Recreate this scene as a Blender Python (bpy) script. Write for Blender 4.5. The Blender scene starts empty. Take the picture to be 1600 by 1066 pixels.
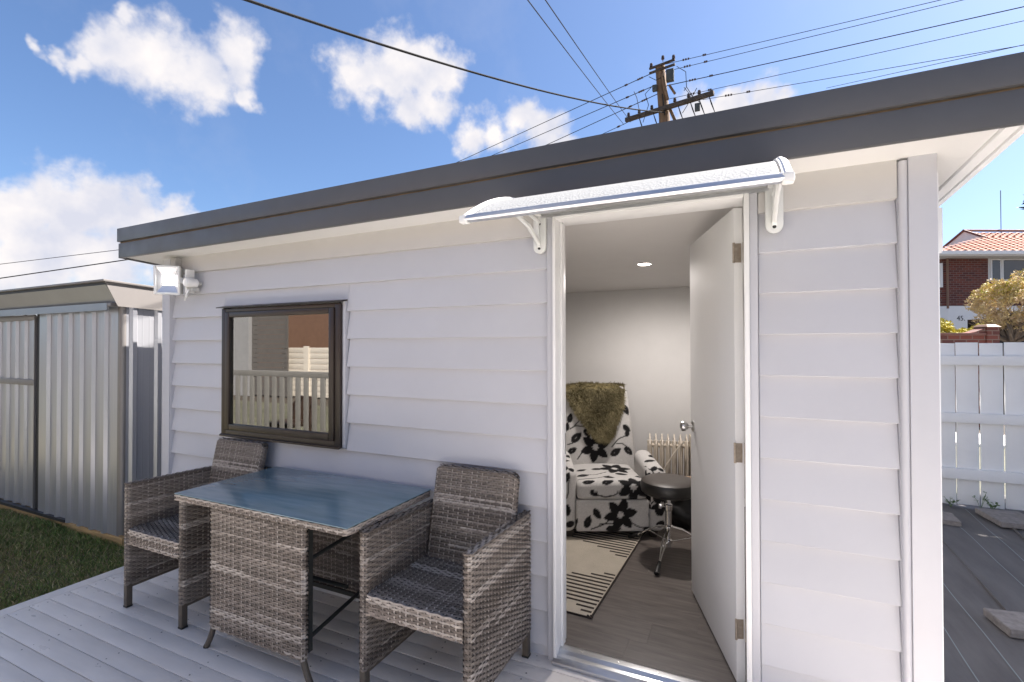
import bpy, bmesh, math, random
import numpy as np
from mathutils import Vector, Matrix, Quaternion

scene = bpy.context.scene
COL = scene.collection
R = math.radians
random.seed(7)

# ------------------------------------------------------------------ camera
CAM = Vector((0.0, -2.137, 1.45))
cd = bpy.data.cameras.new('camera')
cd.sensor_width = 36.0
cd.lens = 17.08
cd.clip_start = 0.03
cd.clip_end = 3000
cam = bpy.data.objects.new('camera', cd)
COL.objects.link(cam)
cam.location = CAM
cam.rotation_euler = (Matrix.Rotation(R(24.98), 3, 'Z') @ Matrix.Rotation(R(90.64), 3, 'X') @ Matrix.Rotation(R(-0.09), 3, 'Z')).to_euler()
scene.camera = cam

# ------------------------------------------------------------------ light
SUN = Vector((0.62, 0.55, 1.0)).normalized()          # towards the sun
SUN_EL = math.asin(SUN.z)
SUN_AZ = math.atan2(SUN.x, SUN.y)                      # from +Y towards +X
sd = bpy.data.lights.new('sun', 'SUN')
sd.energy = 5.0
sd.angle = R(0.53)
sd.color = (1.0, 0.965, 0.92)
sun = bpy.data.objects.new('sun', sd)
COL.objects.link(sun)
sun.location = (20, 30, 40)
sun.rotation_euler = SUN.to_track_quat('Z', 'Y').to_euler()

world = bpy.data.worlds.new('World')
scene.world = world
world.use_nodes = True
SKY_STRENGTH = 0.05
CLOUD_LEVEL = 0.245
# cloud puffs: direction and angular radius
CLOUDS = [(-0.816, 0.383, 0.434, 0.036), (-0.805, 0.415, 0.425, 0.05), (-0.785, 0.448, 0.428, 0.059), (-0.767, 0.48, 0.425, 0.049), (-0.724, 0.509, 0.465, 0.044), (-0.734, 0.538, 0.414, 0.021), (-0.795, 0.385, 0.47, 0.016), (-0.855, 0.318, 0.411, 0.012), (-0.849, 0.342, 0.403, 0.015), (-0.84, 0.364, 0.402, 0.02), (-0.597, 0.65, 0.47, 0.054), (-0.553, 0.681, 0.481, 0.065), (-0.513, 0.702, 0.494, 0.058), (-0.471, 0.729, 0.497, 0.042), (-0.514, 0.733, 0.446, 0.042), (-0.542, 0.722, 0.429, 0.033), (-0.457, 0.795, 0.399, 0.035), (-0.412, 0.815, 0.407, 0.039), (-0.365, 0.827, 0.427, 0.039), (-0.324, 0.855, 0.406, 0.044), (-0.299, 0.873, 0.384, 0.029), (-0.063, 0.913, 0.403, 0.047), (-0.011, 0.913, 0.409, 0.041), (0.038, 0.914, 0.404, 0.039), (0.071, 0.913, 0.402, 0.027), (-0.927, 0.322, 0.192, 0.053), (-0.909, 0.365, 0.201, 0.057), (-0.887, 0.41, 0.214, 0.054), (-0.866, 0.452, 0.213, 0.05), (-0.842, 0.492, 0.22, 0.033), (-0.927, 0.35, 0.133, 0.088), (-0.898, 0.416, 0.142, 0.079), (-0.95, 0.279, 0.141, 0.086)]
def build_world():
    nt = world.node_tree; N = nt.nodes; L = nt.links
    N.clear()
    out = N.new('ShaderNodeOutputWorld'); bg = N.new('ShaderNodeBackground')
    sky = N.new('ShaderNodeTexSky'); sky.sky_type = 'NISHITA'; sky.sun_disc = False
    sky.sun_elevation = SUN_EL; sky.sun_rotation = SUN_AZ
    sky.altitude = 0; sky.air_density = 1.0; sky.dust_density = 1.4; sky.ozone_density = 8.0
    tc = N.new('ShaderNodeTexCoord')
    def noise(scale, detail, rough, off=0.0):
        n = N.new('ShaderNodeTexNoise'); n.inputs['Scale'].default_value = scale
        n.inputs['Detail'].default_value = detail; n.inputs['Roughness'].default_value = rough
        m = N.new('ShaderNodeVectorMath'); m.operation = 'ADD'; m.inputs[1].default_value = (off, off * .7, -off)
        L.new(tc.outputs['Generated'], m.inputs[0]); L.new(m.outputs[0], n.inputs['Vector'])
        return n
    def math_(op, a, b=None, c=None):
        m = N.new('ShaderNodeMath'); m.operation = op
        for i, v in enumerate((a, b, c)):
            if v is None: continue
            if isinstance(v, (int, float)): m.inputs[i].default_value = v
            else: L.new(v, m.inputs[i])
        return m.outputs[0]
    # warp the direction so that puff outlines billow
    wn = noise(13, 4, .6, 3.1)
    sub = N.new('ShaderNodeVectorMath'); sub.operation = 'SUBTRACT'; sub.inputs[1].default_value = (.5, .5, .5)
    L.new(wn.outputs['Color'], sub.inputs[0])
    scl = N.new('ShaderNodeVectorMath'); scl.operation = 'SCALE'; scl.inputs['Scale'].default_value = .075
    L.new(sub.outputs[0], scl.inputs[0])
    add = N.new('ShaderNodeVectorMath'); add.operation = 'ADD'
    L.new(tc.outputs['Generated'], add.inputs[0]); L.new(scl.outputs[0], add.inputs[1])
    acc = None
    for (x, y, z, r) in CLOUDS:
        dn = N.new('ShaderNodeVectorMath'); dn.operation = 'DISTANCE'; dn.inputs[1].default_value = (x, y, z)
        L.new(add.outputs[0], dn.inputs[0])
        v = math_('MULTIPLY_ADD', dn.outputs['Value'], -1.0 / r, 1.0)
        acc = v if acc is None else math_('SMOOTH_MAX', acc, v, .35)
    det = noise(26, 6, .55, 9.7)
    d = math_('MULTIPLY_ADD', det.outputs['Fac'], 1.5, -.80)
    field = math_('ADD', acc, d)
    mr = N.new('ShaderNodeMapRange'); mr.interpolation_type = 'SMOOTHSTEP'
    mr.inputs['From Min'].default_value = -.34; mr.inputs['From Max'].default_value = .50
    L.new(field, mr.inputs['Value'])
    # thin veil
    veil = noise(5, 6, .6, 21.3)
    vr = N.new('ShaderNodeMapRange'); vr.inputs['From Min'].default_value = .52; vr.inputs['From Max'].default_value = .9
    vr.inputs['To Max'].default_value = .16
    L.new(veil.outputs['Fac'], vr.inputs['Value'])
    # cumulus added outside the view for neutral fill light
    big = noise(3.2, 9, .56, 14.2)
    br = N.new('ShaderNodeMapRange'); br.interpolation_type = 'SMOOTHSTEP'
    br.inputs['From Min'].default_value = .50; br.inputs['From Max'].default_value = .60
    L.new(big.outputs['Fac'], br.inputs['Value'])
    dt = N.new('ShaderNodeVectorMath'); dt.operation = 'DOT_PRODUCT'; dt.inputs[1].default_value = (-.40, .86, .31)
    L.new(tc.outputs['Generated'], dt.inputs[0])
    el = N.new('ShaderNodeMapRange'); el.interpolation_type = 'SMOOTHSTEP'
    el.inputs['From Min'].default_value = .62; el.inputs['From Max'].default_value = .40
    L.new(dt.outputs['Value'], el.inputs['Value'])
    rest = math_('MULTIPLY', br.outputs[0], el.outputs[0])
    alpha = math_('MAXIMUM', math_('MAXIMUM', mr.outputs[0], rest), vr.outputs[0])
    # cloud tone: bright tops, blue grey thin bases
    tone = noise(16, 4, .5, 5.5)
    tr = N.new('ShaderNodeMapRange'); tr.inputs['From Min'].default_value = .35; tr.inputs['From Max'].default_value = .68
    L.new(tone.outputs['Fac'], tr.inputs['Value'])
    cm = N.new('ShaderNodeMix'); cm.data_type = 'RGBA'
    k = CLOUD_LEVEL / SKY_STRENGTH
    cm.inputs['A'].default_value = (.72 * k, .76 * k, .88 * k, 1); cm.inputs['B'].default_value = (1.02 * k, 1.0 * k, 1.0 * k, 1)
    L.new(tr.outputs[0], cm.inputs['Factor'])
    mix = N.new('ShaderNodeMix'); mix.data_type = 'RGBA'
    L.new(alpha, mix.inputs['Factor']); L.new(sky.outputs[0], mix.inputs['A']); L.new(cm.outputs['Result'], mix.inputs['B'])
    L.new(mix.outputs['Result'], bg.inputs['Color'])
    bg.inputs['Strength'].default_value = SKY_STRENGTH
    L.new(bg.outputs[0], out.inputs[0])
build_world()

vs = scene.view_settings
vs.view_transform = 'Standard'; vs.look = 'None'; vs.gamma = 1.0; vs.exposure = 2.03; vs.use_curve_mapping = False
vs.use_white_balance = True; vs.white_balance_temperature = 6680; vs.white_balance_tint = 12
scene.cycles.max_bounces = 10; scene.cycles.diffuse_bounces = 5; scene.cycles.transparent_max_bounces = 12
scene.cycles.use_denoising = True

# ------------------------------------------------------------------ materials
MATS = {}
def mat(name, col, rough=.6, metal=0.0, var=.0, vscale=6.0, bump=.0, bscale=60.0, stretch=(1, 1, 1), spec=.5, col2=None, detail=5,
        stain=0.0, stain_scale=1.5, stain_col=(.2, .18, .15), coat=0.0, rvar=0.0, rnd=0.0, sub=0.0):
    m = bpy.data.materials.new(name); m.use_nodes = True
    nt = m.node_tree; N = nt.nodes; L = nt.links
    b = N['Principled BSDF']
    b.inputs['Roughness'].default_value = rough; b.inputs['Metallic'].default_value = metal
    b.inputs['Specular IOR Level'].default_value = spec; b.inputs['Coat Weight'].default_value = coat
    b.inputs['Base Color'].default_value = (*col, 1)
    tc = N.new('ShaderNodeTexCoord'); mp = N.new('ShaderNodeMapping'); mp.inputs['Scale'].default_value = stretch
    L.new(tc.outputs['Object'], mp.inputs['Vector'])
    oi = N.new('ShaderNodeObjectInfo')
    av = N.new('ShaderNodeVectorMath'); av.operation = 'ADD'
    sc_ = N.new('ShaderNodeMath'); sc_.operation = 'MULTIPLY'; sc_.inputs[1].default_value = 37.0
    L.new(oi.outputs['Random'], sc_.inputs[0])
    L.new(mp.outputs[0], av.inputs[0]); L.new(sc_.outputs[0], av.inputs[1])
    vec = av.outputs[0]
    cur = None
    if var > 0 or col2 is not None:
        n = N.new('ShaderNodeTexNoise'); n.inputs['Scale'].default_value = vscale; n.inputs['Detail'].default_value = detail
        n.inputs['Roughness'].default_value = .6
        L.new(vec, n.inputs['Vector'])
        mr = N.new('ShaderNodeMapRange'); mr.inputs['From Min'].default_value = .3; mr.inputs['From Max'].default_value = .7
        L.new(n.outputs['Fac'], mr.inputs['Value'])
        mx = N.new('ShaderNodeMix'); mx.data_type = 'RGBA'
        if col2 is None:
            mx.inputs['A'].default_value = (*[c * (1 - var) for c in col], 1); mx.inputs['B'].default_value = (*[min(1, c * (1 + var)) for c in col], 1)
        else:
            mx.inputs['A'].default_value = (*col, 1); mx.inputs['B'].default_value = (*col2, 1)
        L.new(mr.outputs[0], mx.inputs['Factor'])
        cur = mx.outputs['Result']
    if stain > 0:
        n = N.new('ShaderNodeTexNoise'); n.inputs['Scale'].default_value = stain_scale; n.inputs['Detail'].default_value = 5
        n.inputs['Roughness'].default_value = .55
        L.new(vec, n.inputs['Vector'])
        mr = N.new('ShaderNodeMapRange'); mr.inputs['From Min'].default_value = .42; mr.inputs['From Max'].default_value = .85
        mr.inputs['To Max'].default_value = stain
        L.new(n.outputs['Fac'], mr.inputs['Value'])
        mx = N.new('ShaderNodeMix'); mx.data_type = 'RGBA'
        if cur is None: mx.inputs['A'].default_value = (*col, 1)
        else: L.new(cur, mx.inputs['A'])
        mx.inputs['B'].default_value = (*stain_col, 1)
        L.new(mr.outputs[0], mx.inputs['Factor'])
        cur = mx.outputs['Result']
    if rnd > 0:
        mr = N.new('ShaderNodeMapRange'); mr.inputs['To Min'].default_value = 1 - rnd; mr.inputs['To Max'].default_value = 1 + rnd
        L.new(oi.outputs['Random'], mr.inputs['Value'])
        mv = N.new('ShaderNodeVectorMath'); mv.operation = 'SCALE'
        if cur is None: mv.inputs[0].default_value = col
        else: L.new(cur, mv.inputs[0])
        L.new(mr.outputs[0], mv.inputs['Scale'])
        cur = mv.outputs[0]
    if cur is not None: L.new(cur, b.inputs['Base Color'])
    if rvar > 0:
        n = N.new('ShaderNodeTexNoise'); n.inputs['Scale'].default_value = vscale * 1.7; n.inputs['Detail'].default_value = 6
        L.new(vec, n.inputs['Vector'])
        mr = N.new('ShaderNodeMapRange'); mr.inputs['From Min'].default_value = .3; mr.inputs['From Max'].default_value = .7
        mr.inputs['To Min'].default_value = max(.02, rough - rvar); mr.inputs['To Max'].default_value = min(1, rough + rvar)
        L.new(n.outputs['Fac'], mr.inputs['Value']); L.new(mr.outputs[0], b.inputs['Roughness'])
    if bump > 0:
        n = N.new('ShaderNodeTexNoise'); n.inputs['Scale'].default_value = bscale; n.inputs['Detail'].default_value = 5
        L.new(vec, n.inputs['Vector'])
        bp = N.new('ShaderNodeBump'); bp.inputs['Strength'].default_value = bump; bp.inputs['Distance'].default_value = .01
        L.new(n.outputs['Fac'], bp.inputs['Height']); L.new(bp.outputs[0], b.inputs['Normal'])
    MATS[name] = m
    return m

def attr_mat(name, rough=.7, var=.12, vscale=25, bump=.0, bscale=200, spec=.4, mul=1.0):
    """base colour from the mesh's own dye colours (attribute 'dye')"""
    m = bpy.data.materials.new(name); m.use_nodes = True
    nt = m.node_tree; N = nt.nodes; L = nt.links; b = N['Principled BSDF']
    b.inputs['Roughness'].default_value = rough; b.inputs['Specular IOR Level'].default_value = spec
    a = N.new('ShaderNodeAttribute'); a.attribute_name = 'dye'
    tc = N.new('ShaderNodeTexCoord')
    n = N.new('ShaderNodeTexNoise'); n.inputs['Scale'].default_value = vscale; n.inputs['Detail'].default_value = 4
    L.new(tc.outputs['Object'], n.inputs['Vector'])
    mr = N.new('ShaderNodeMapRange'); mr.inputs['From Min'].default_value = .3; mr.inputs['From Max'].default_value = .7
    mr.inputs['To Min'].default_value = (1 - var) * mul; mr.inputs['To Max'].default_value = (1 + var) * mul
    L.new(n.outputs['Fac'], mr.inputs['Value'])
    s = N.new('ShaderNodeVectorMath'); s.operation = 'SCALE'
    L.new(a.outputs['Color'], s.inputs[0]); L.new(mr.outputs[0], s.inputs['Scale'])
    L.new(s.outputs[0], b.inputs['Base Color'])
    if bump > 0:
        n2 = N.new('ShaderNodeTexNoise'); n2.inputs['Scale'].default_value = bscale
        L.new(tc.outputs['Object'], n2.inputs['Vector'])
        bp = N.new('ShaderNodeBump'); bp.inputs['Strength'].default_value = bump; bp.inputs['Distance'].default_value = .005
        L.new(n2.outputs['Fac'], bp.inputs['Height']); L.new(bp.outputs[0], b.inputs['Normal'])
    MATS[name] = m
    return m

def emit_mat(name, col, strength):
    m = bpy.data.materials.new(name); m.use_nodes = True
    N = m.node_tree.nodes; L = m.node_tree.links; N.clear()
    o = N.new('ShaderNodeOutputMaterial'); e = N.new('ShaderNodeEmission')
    e.inputs['Color'].default_value = (*col, 1); e.inputs['Strength'].default_value = strength
    L.new(e.outputs[0], o.inputs[0]); MATS[name] = m
    return m

mat('board_paint', (.505, .508, .545), .42, rnd=.015, var=.025, vscale=2.5, bump=.04, bscale=35, stain=.10, stain_scale=2.2, stain_col=(.42, .41, .42), rvar=.08)
mat('frieze_paint', (.50, .485, .47), .45, var=.02, vscale=3, bump=.03, bscale=30)
mat('white_paint', (.80, .80, .80), .38, var=.02, vscale=5, bump=.03, bscale=40, stain=.06, stain_scale=4)
mat('soffit_paint', (.76, .75, .735), .5, var=.02, vscale=4, bump=.02, bscale=20)
mat('fascia_grey', (.076, .077, .083), .40, var=.06, vscale=3, bump=.03, bscale=30, stain=.12, stain_scale=1.2, stain_col=(.18, .18, .19), rvar=.1)
mat('raw_timber', (.20, .135, .08), .75, var=.35, vscale=7, stretch=(1, 12, 12), bump=.3, bscale=30)
mat('roof_metal', (.30, .31, .32), .45, metal=.3, var=.06)
mat('bronze', (.030, .021, .017), .34, var=.12, vscale=3, rvar=.06)
mat('bronze_dark', (.018, .015, .013), .4)
mat('black_rubber', (.012, .012, .012), .55)
mat('plaster', (.63, .62, .61), .8, var=.02, bump=.05, bscale=90)
mat('ceiling_paint', (.72, .70, .685), .75, var=.015)
mat('door_paint', (.78, .78, .78), .6, spec=.12, var=.015, vscale=3)
mat('brass_old', (.42, .36, .30), .42, metal=.8, var=.2, vscale=40)
mat('steel', (.62, .61, .60), .28, metal=1.0, var=.08, vscale=30)
mat('chrome', (.78, .78, .78), .12, metal=1.0)
mat('aluminium', (.62, .63, .65), .32, metal=.9, var=.06, vscale=12, stretch=(1, 8, 8))
mat('vinyl_plank', (.072, .060, .054), .42, col2=(.150, .128, .114), vscale=4.5, stretch=(1.0, 9, 9), bump=.08, bscale=20, rnd=.08, rvar=.08, detail=8)
mat('deck_paint', (.80, .745, .69), .38, var=.05, vscale=3.5, stretch=(1, 4, 1), bump=.10, bscale=26, stain=.30, stain_scale=2.6, stain_col=(.52, .485, .455), rvar=.12, rnd=.05, detail=8)
mat('deck_dirt', (.055, .05, .045), .9)
mat('shed_metal', (.42, .426, .45), .28, metal=.5, var=.04, vscale=1.2, stretch=(1, 1, .3), detail=2)
mat('shed_trim', (.22, .205, .195), .4, metal=.25, var=.05, vscale=3)
mat('shed_fascia', (.27, .285, .31), .33, metal=.35, var=.06, vscale=3)
mat('shed_dark', (.018, .018, .02), .5)
mat('pine', (.42, .27, .12), .7, var=.25, vscale=6, stretch=(1, 14, 14), bump=.2, bscale=25)
mat('fence_paint', (.80, .80, .79), .5, var=.04, vscale=4, bump=.12, bscale=25, stain=.18, stain_scale=2.0, stain_col=(.5, .5, .48))
mat('mat_cloth', (.120, .108, .098), .72, var=.25, vscale=3, stretch=(3, .6, 1), bump=.5, bscale=14, stain=.55, stain_scale=1.3, stain_col=(.15, .145, .14), detail=9)
mat('mat_thread', (.26, .29, .28), .7)
mat('paver', (.27, .24, .215), .88, var=.22, vscale=26, bump=.6, bscale=60, stain=.3, stain_scale=6, stain_col=(.16, .13, .11))
mat('soil', (.06, .048, .035), .95, var=.4, vscale=9, bump=.8, bscale=30)
mat('verge', (.10, .10, .065), .9, var=.4, vscale=2)
mat('lawn_soil', (.12, .105, .06), .95, var=.35, vscale=5, bump=.6, bscale=25)
mat('asphalt', (.05, .05, .052), .85, var=.2, vscale=8)
mat('grass_blade', (.15, .20, .055), .7, col2=(.32, .27, .14), vscale=2.2, detail=7)
attr_mat('grass_dyed', rough=.7, var=.15, vscale=8, spec=.25)
mat('weed', (.09, .16, .045), .6, var=.3, vscale=20)
mat('wicker_core', (.035, .028, .023), .8)
attr_mat('wicker', rough=.52, var=.18, vscale=60, spec=.45)
mat('tube_brown', (.085, .068, .052), .5, var=.15, vscale=30)
mat('frame_dark', (.028, .030, .028), .45)
def glass_top():
    m = mat('table_glass', (.115, .20, .245), .16, col2=(.20, .285, .33), vscale=5.0, stretch=(.7, 5, 1), detail=7, spec=.6, stain=.25, stain_scale=7, stain_col=(.20, .24, .26), rvar=.05)
glass_top()
mat('glass_edge', (.03, .05, .055), .1, spec=.7)
attr_mat('floral_cloth', rough=.85, var=.10, vscale=120, bump=.25, bscale=500, spec=.2)
attr_mat('fur', rough=.9, var=.25, vscale=30, spec=.15)
mat('fur_skin', (.11, .085, .03), .9)
mat('rug_wool', (.46, .41, .335), .95, var=.07, vscale=8, bump=.5, bscale=160)
mat('rug_stripe', (.035, .026, .022), .95)
mat('wood_dark', (.022, .016, .012), .5)
mat('leatherette', (.018, .016, .015), .38, var=.15, vscale=10, bump=.08, bscale=140)
mat('leatherette_top', (.06, .050, .044), .45, var=.12, vscale=6, bump=.08, bscale=140)
mat('heater_cream', (.55, .49, .41), .4, var=.04)
mat('bag_black', (.010, .010, .011), .5)
mat('bag_paper', (.30, .22, .15), .7, var=.3, vscale=14, bump=.5, bscale=18)
mat('fixture_white', (.78, .78, .77), .4)
mat('fixture_grey', (.48, .48, .46), .45)
mat('canopy_plastic', (.70, .71, .70), .4, var=.03)
mat('reflector', (.75, .76, .78), .25, metal=.7)
mat('pole_timber', (.16, .095, .05), .8, var=.4, vscale=4, stretch=(4, 4, .6), bump=.5, bscale=12)
mat('arm_timber', (.06, .045, .035), .85, var=.4, vscale=5)
mat('wire_black', (.03, .03, .035), .85, spec=.1)
mat('wire_grey', (.03, .029, .028), .9, spec=.08)
mat('insulator', (.05, .03, .025), .25)
mat('box_grey', (.05, .055, .052), .6)
mat('leaf_dark', (.018, .032, .022), .6, var=.4, vscale=3)
mat('leaf_gold', (.68, .55, .22), .7, col2=(.52, .38, .28), vscale=5)
mat('leaf_yellow', (.55, .44, .04), .7, col2=(.34, .34, .06), vscale=6)
mat('bark', (.17, .135, .105), .9, var=.35, vscale=9, bump=.6, bscale=25)
mat('house_white', (.74, .735, .72), .6, var=.03)
mat('house_trim', (.80, .79, .77), .5)
mat('glass_far', (.05, .055, .065), .06, spec=.8)
mat('dark_inside', (.012, .012, .013), .8)
mat('tile', (.34, .125, .065), .75, col2=(.24, .085, .05), vscale=5, bump=.2, bscale=20)
mat('tile_trim', (.15, .06, .045), .7)
mat('cream_board', (.72, .66, .56), .6, var=.03)
mat('brown_clad', (.20, .115, .075), .7, var=.08)
mat('rail_grey', (.20, .195, .18), .6, var=.06)
mat('screen_grey', (.13, .12, .11), .7, var=.1)
mat('block_grey', (.30, .30, .30), .7, var=.05)
mat('seat_brown', (.035, .020, .013), .4)
mat('silver', (.78, .77, .74), .3, metal=.35)
mat('sill_white', (.72, .71, .69), .5)
emit_mat('led_white', (1.0, .98, .95), 3.0)
emit_mat('downlight_glow', (1.0, .92, .82), 14.0)

def brick_mat():
    m = bpy.data.materials.new('brickwork'); m.use_nodes = True
    N = m.node_tree.nodes; L = m.node_tree.links; b = N['Principled BSDF']; b.inputs['Roughness'].default_value = .85
    tc = N.new('ShaderNodeTexCoord'); mp = N.new('ShaderNodeMapping'); mp.inputs['Rotation'].default_value = (R(90), 0, 0)
    br = N.new('ShaderNodeTexBrick'); br.inputs['Scale'].default_value = 1.0
    br.inputs['Brick Width'].default_value = .24; br.inputs['Row Height'].default_value = .086; br.inputs['Mortar Size'].default_value = .009
    br.inputs['Color1'].default_value = (.16, .040, .026, 1); br.inputs['Color2'].default_value = (.085, .026, .022, 1); br.inputs['Mortar'].default_value = (.17, .12, .10, 1)
    L.new(tc.outputs['Object'], mp.inputs['Vector']); L.new(mp.outputs[0], br.inputs['Vector']); L.new(br.outputs['Color'], b.inputs['Base Color'])
    MATS['brickwork'] = m
brick_mat()

def canopy_mat():
    m = bpy.data.materials.new('frosted_sheet'); m.use_nodes = True
    N = m.node_tree.nodes; L = m.node_tree.links; N.clear()
    o = N.new('ShaderNodeOutputMaterial'); tr = N.new('ShaderNodeBsdfTranslucent'); tr.inputs['Color'].default_value = (.55, .56, .56, 1)
    p = N.new('ShaderNodeBsdfPrincipled'); p.inputs['Base Color'].default_value = (.50, .51, .51, 1); p.inputs['Roughness'].default_value = .4
    tc = N.new('ShaderNodeTexCoord'); v = N.new('ShaderNodeTexVoronoi'); v.inputs['Scale'].default_value = 110
    L.new(tc.outputs['Object'], v.inputs['Vector'])
    bp = N.new('ShaderNodeBump'); bp.inputs['Strength'].default_value = .55; bp.inputs['Distance'].default_value = .004
    L.new(v.outputs['Distance'], bp.inputs['Height'])
    L.new(bp.outputs[0], p.inputs['Normal']); L.new(bp.outputs[0], tr.inputs['Normal'])
    mx = N.new('ShaderNodeMixShader'); mx.inputs[0].default_value = .5
    L.new(tr.outputs[0], mx.inputs[1]); L.new(p.outputs[0], mx.inputs[2]); L.new(mx.outputs[0], o.inputs[0])
    MATS['frosted_sheet'] = m
canopy_mat()

def pane_mat():
    m = bpy.data.materials.new('window_glass'); m.use_nodes = True
    N = m.node_tree.nodes; L = m.node_tree.links; N.clear()
    o = N.new('ShaderNodeOutputMaterial'); g = N.new('ShaderNodeBsdfGlossy'); g.inputs['Roughness'].default_value = 0.0
    g.inputs['Color'].default_value = (.95, .93, .90, 1)
    t = N.new('ShaderNodeBsdfTransparent'); t.inputs['Color'].default_value = (.74, .73, .71, 1)
    fr = N.new('ShaderNodeFresnel'); fr.inputs['IOR'].default_value = 2.1
    ad = N.new('ShaderNodeMath'); ad.operation = 'ADD'; ad.inputs[1].default_value = .16
    L.new(fr.outputs[0], ad.inputs[0])
    mx = N.new('ShaderNodeMixShader'); L.new(ad.outputs[0], mx.inputs[0]); L.new(t.outputs[0], mx.inputs[1]); L.new(g.outputs[0], mx.inputs[2])
    L.new(mx.outputs[0], o.inputs[0]); MATS['window_glass'] = m
pane_mat()

# ------------------------------------------------------------------ helpers
def tag(o, label=None, cat=None, group=None, kind=None):
    if label: o['label'] = label
    if cat: o['category'] = cat
    if group: o['group'] = group
    if kind: o['kind'] = kind
    return o

def empty(name, loc=(0, 0, 0), rz=0.0):
    o = bpy.data.objects.new(name, None); COL.objects.link(o)
    o.location = loc; o.rotation_euler = (0, 0, rz); o.empty_display_size = .1
    return o

def thing(name, label, cat, loc=(0, 0, 0), rz=0.0, group=None):
    return tag(empty(name, loc, rz), label, cat, group)

def add_obj(name, me, parent=None, loc=(0, 0, 0), kind=None):
    o = bpy.data.objects.new(name, me); COL.objects.link(o)
    o.location = loc
    if parent is not None: o.parent = parent
    if kind: o['kind'] = kind
    return o

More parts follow.
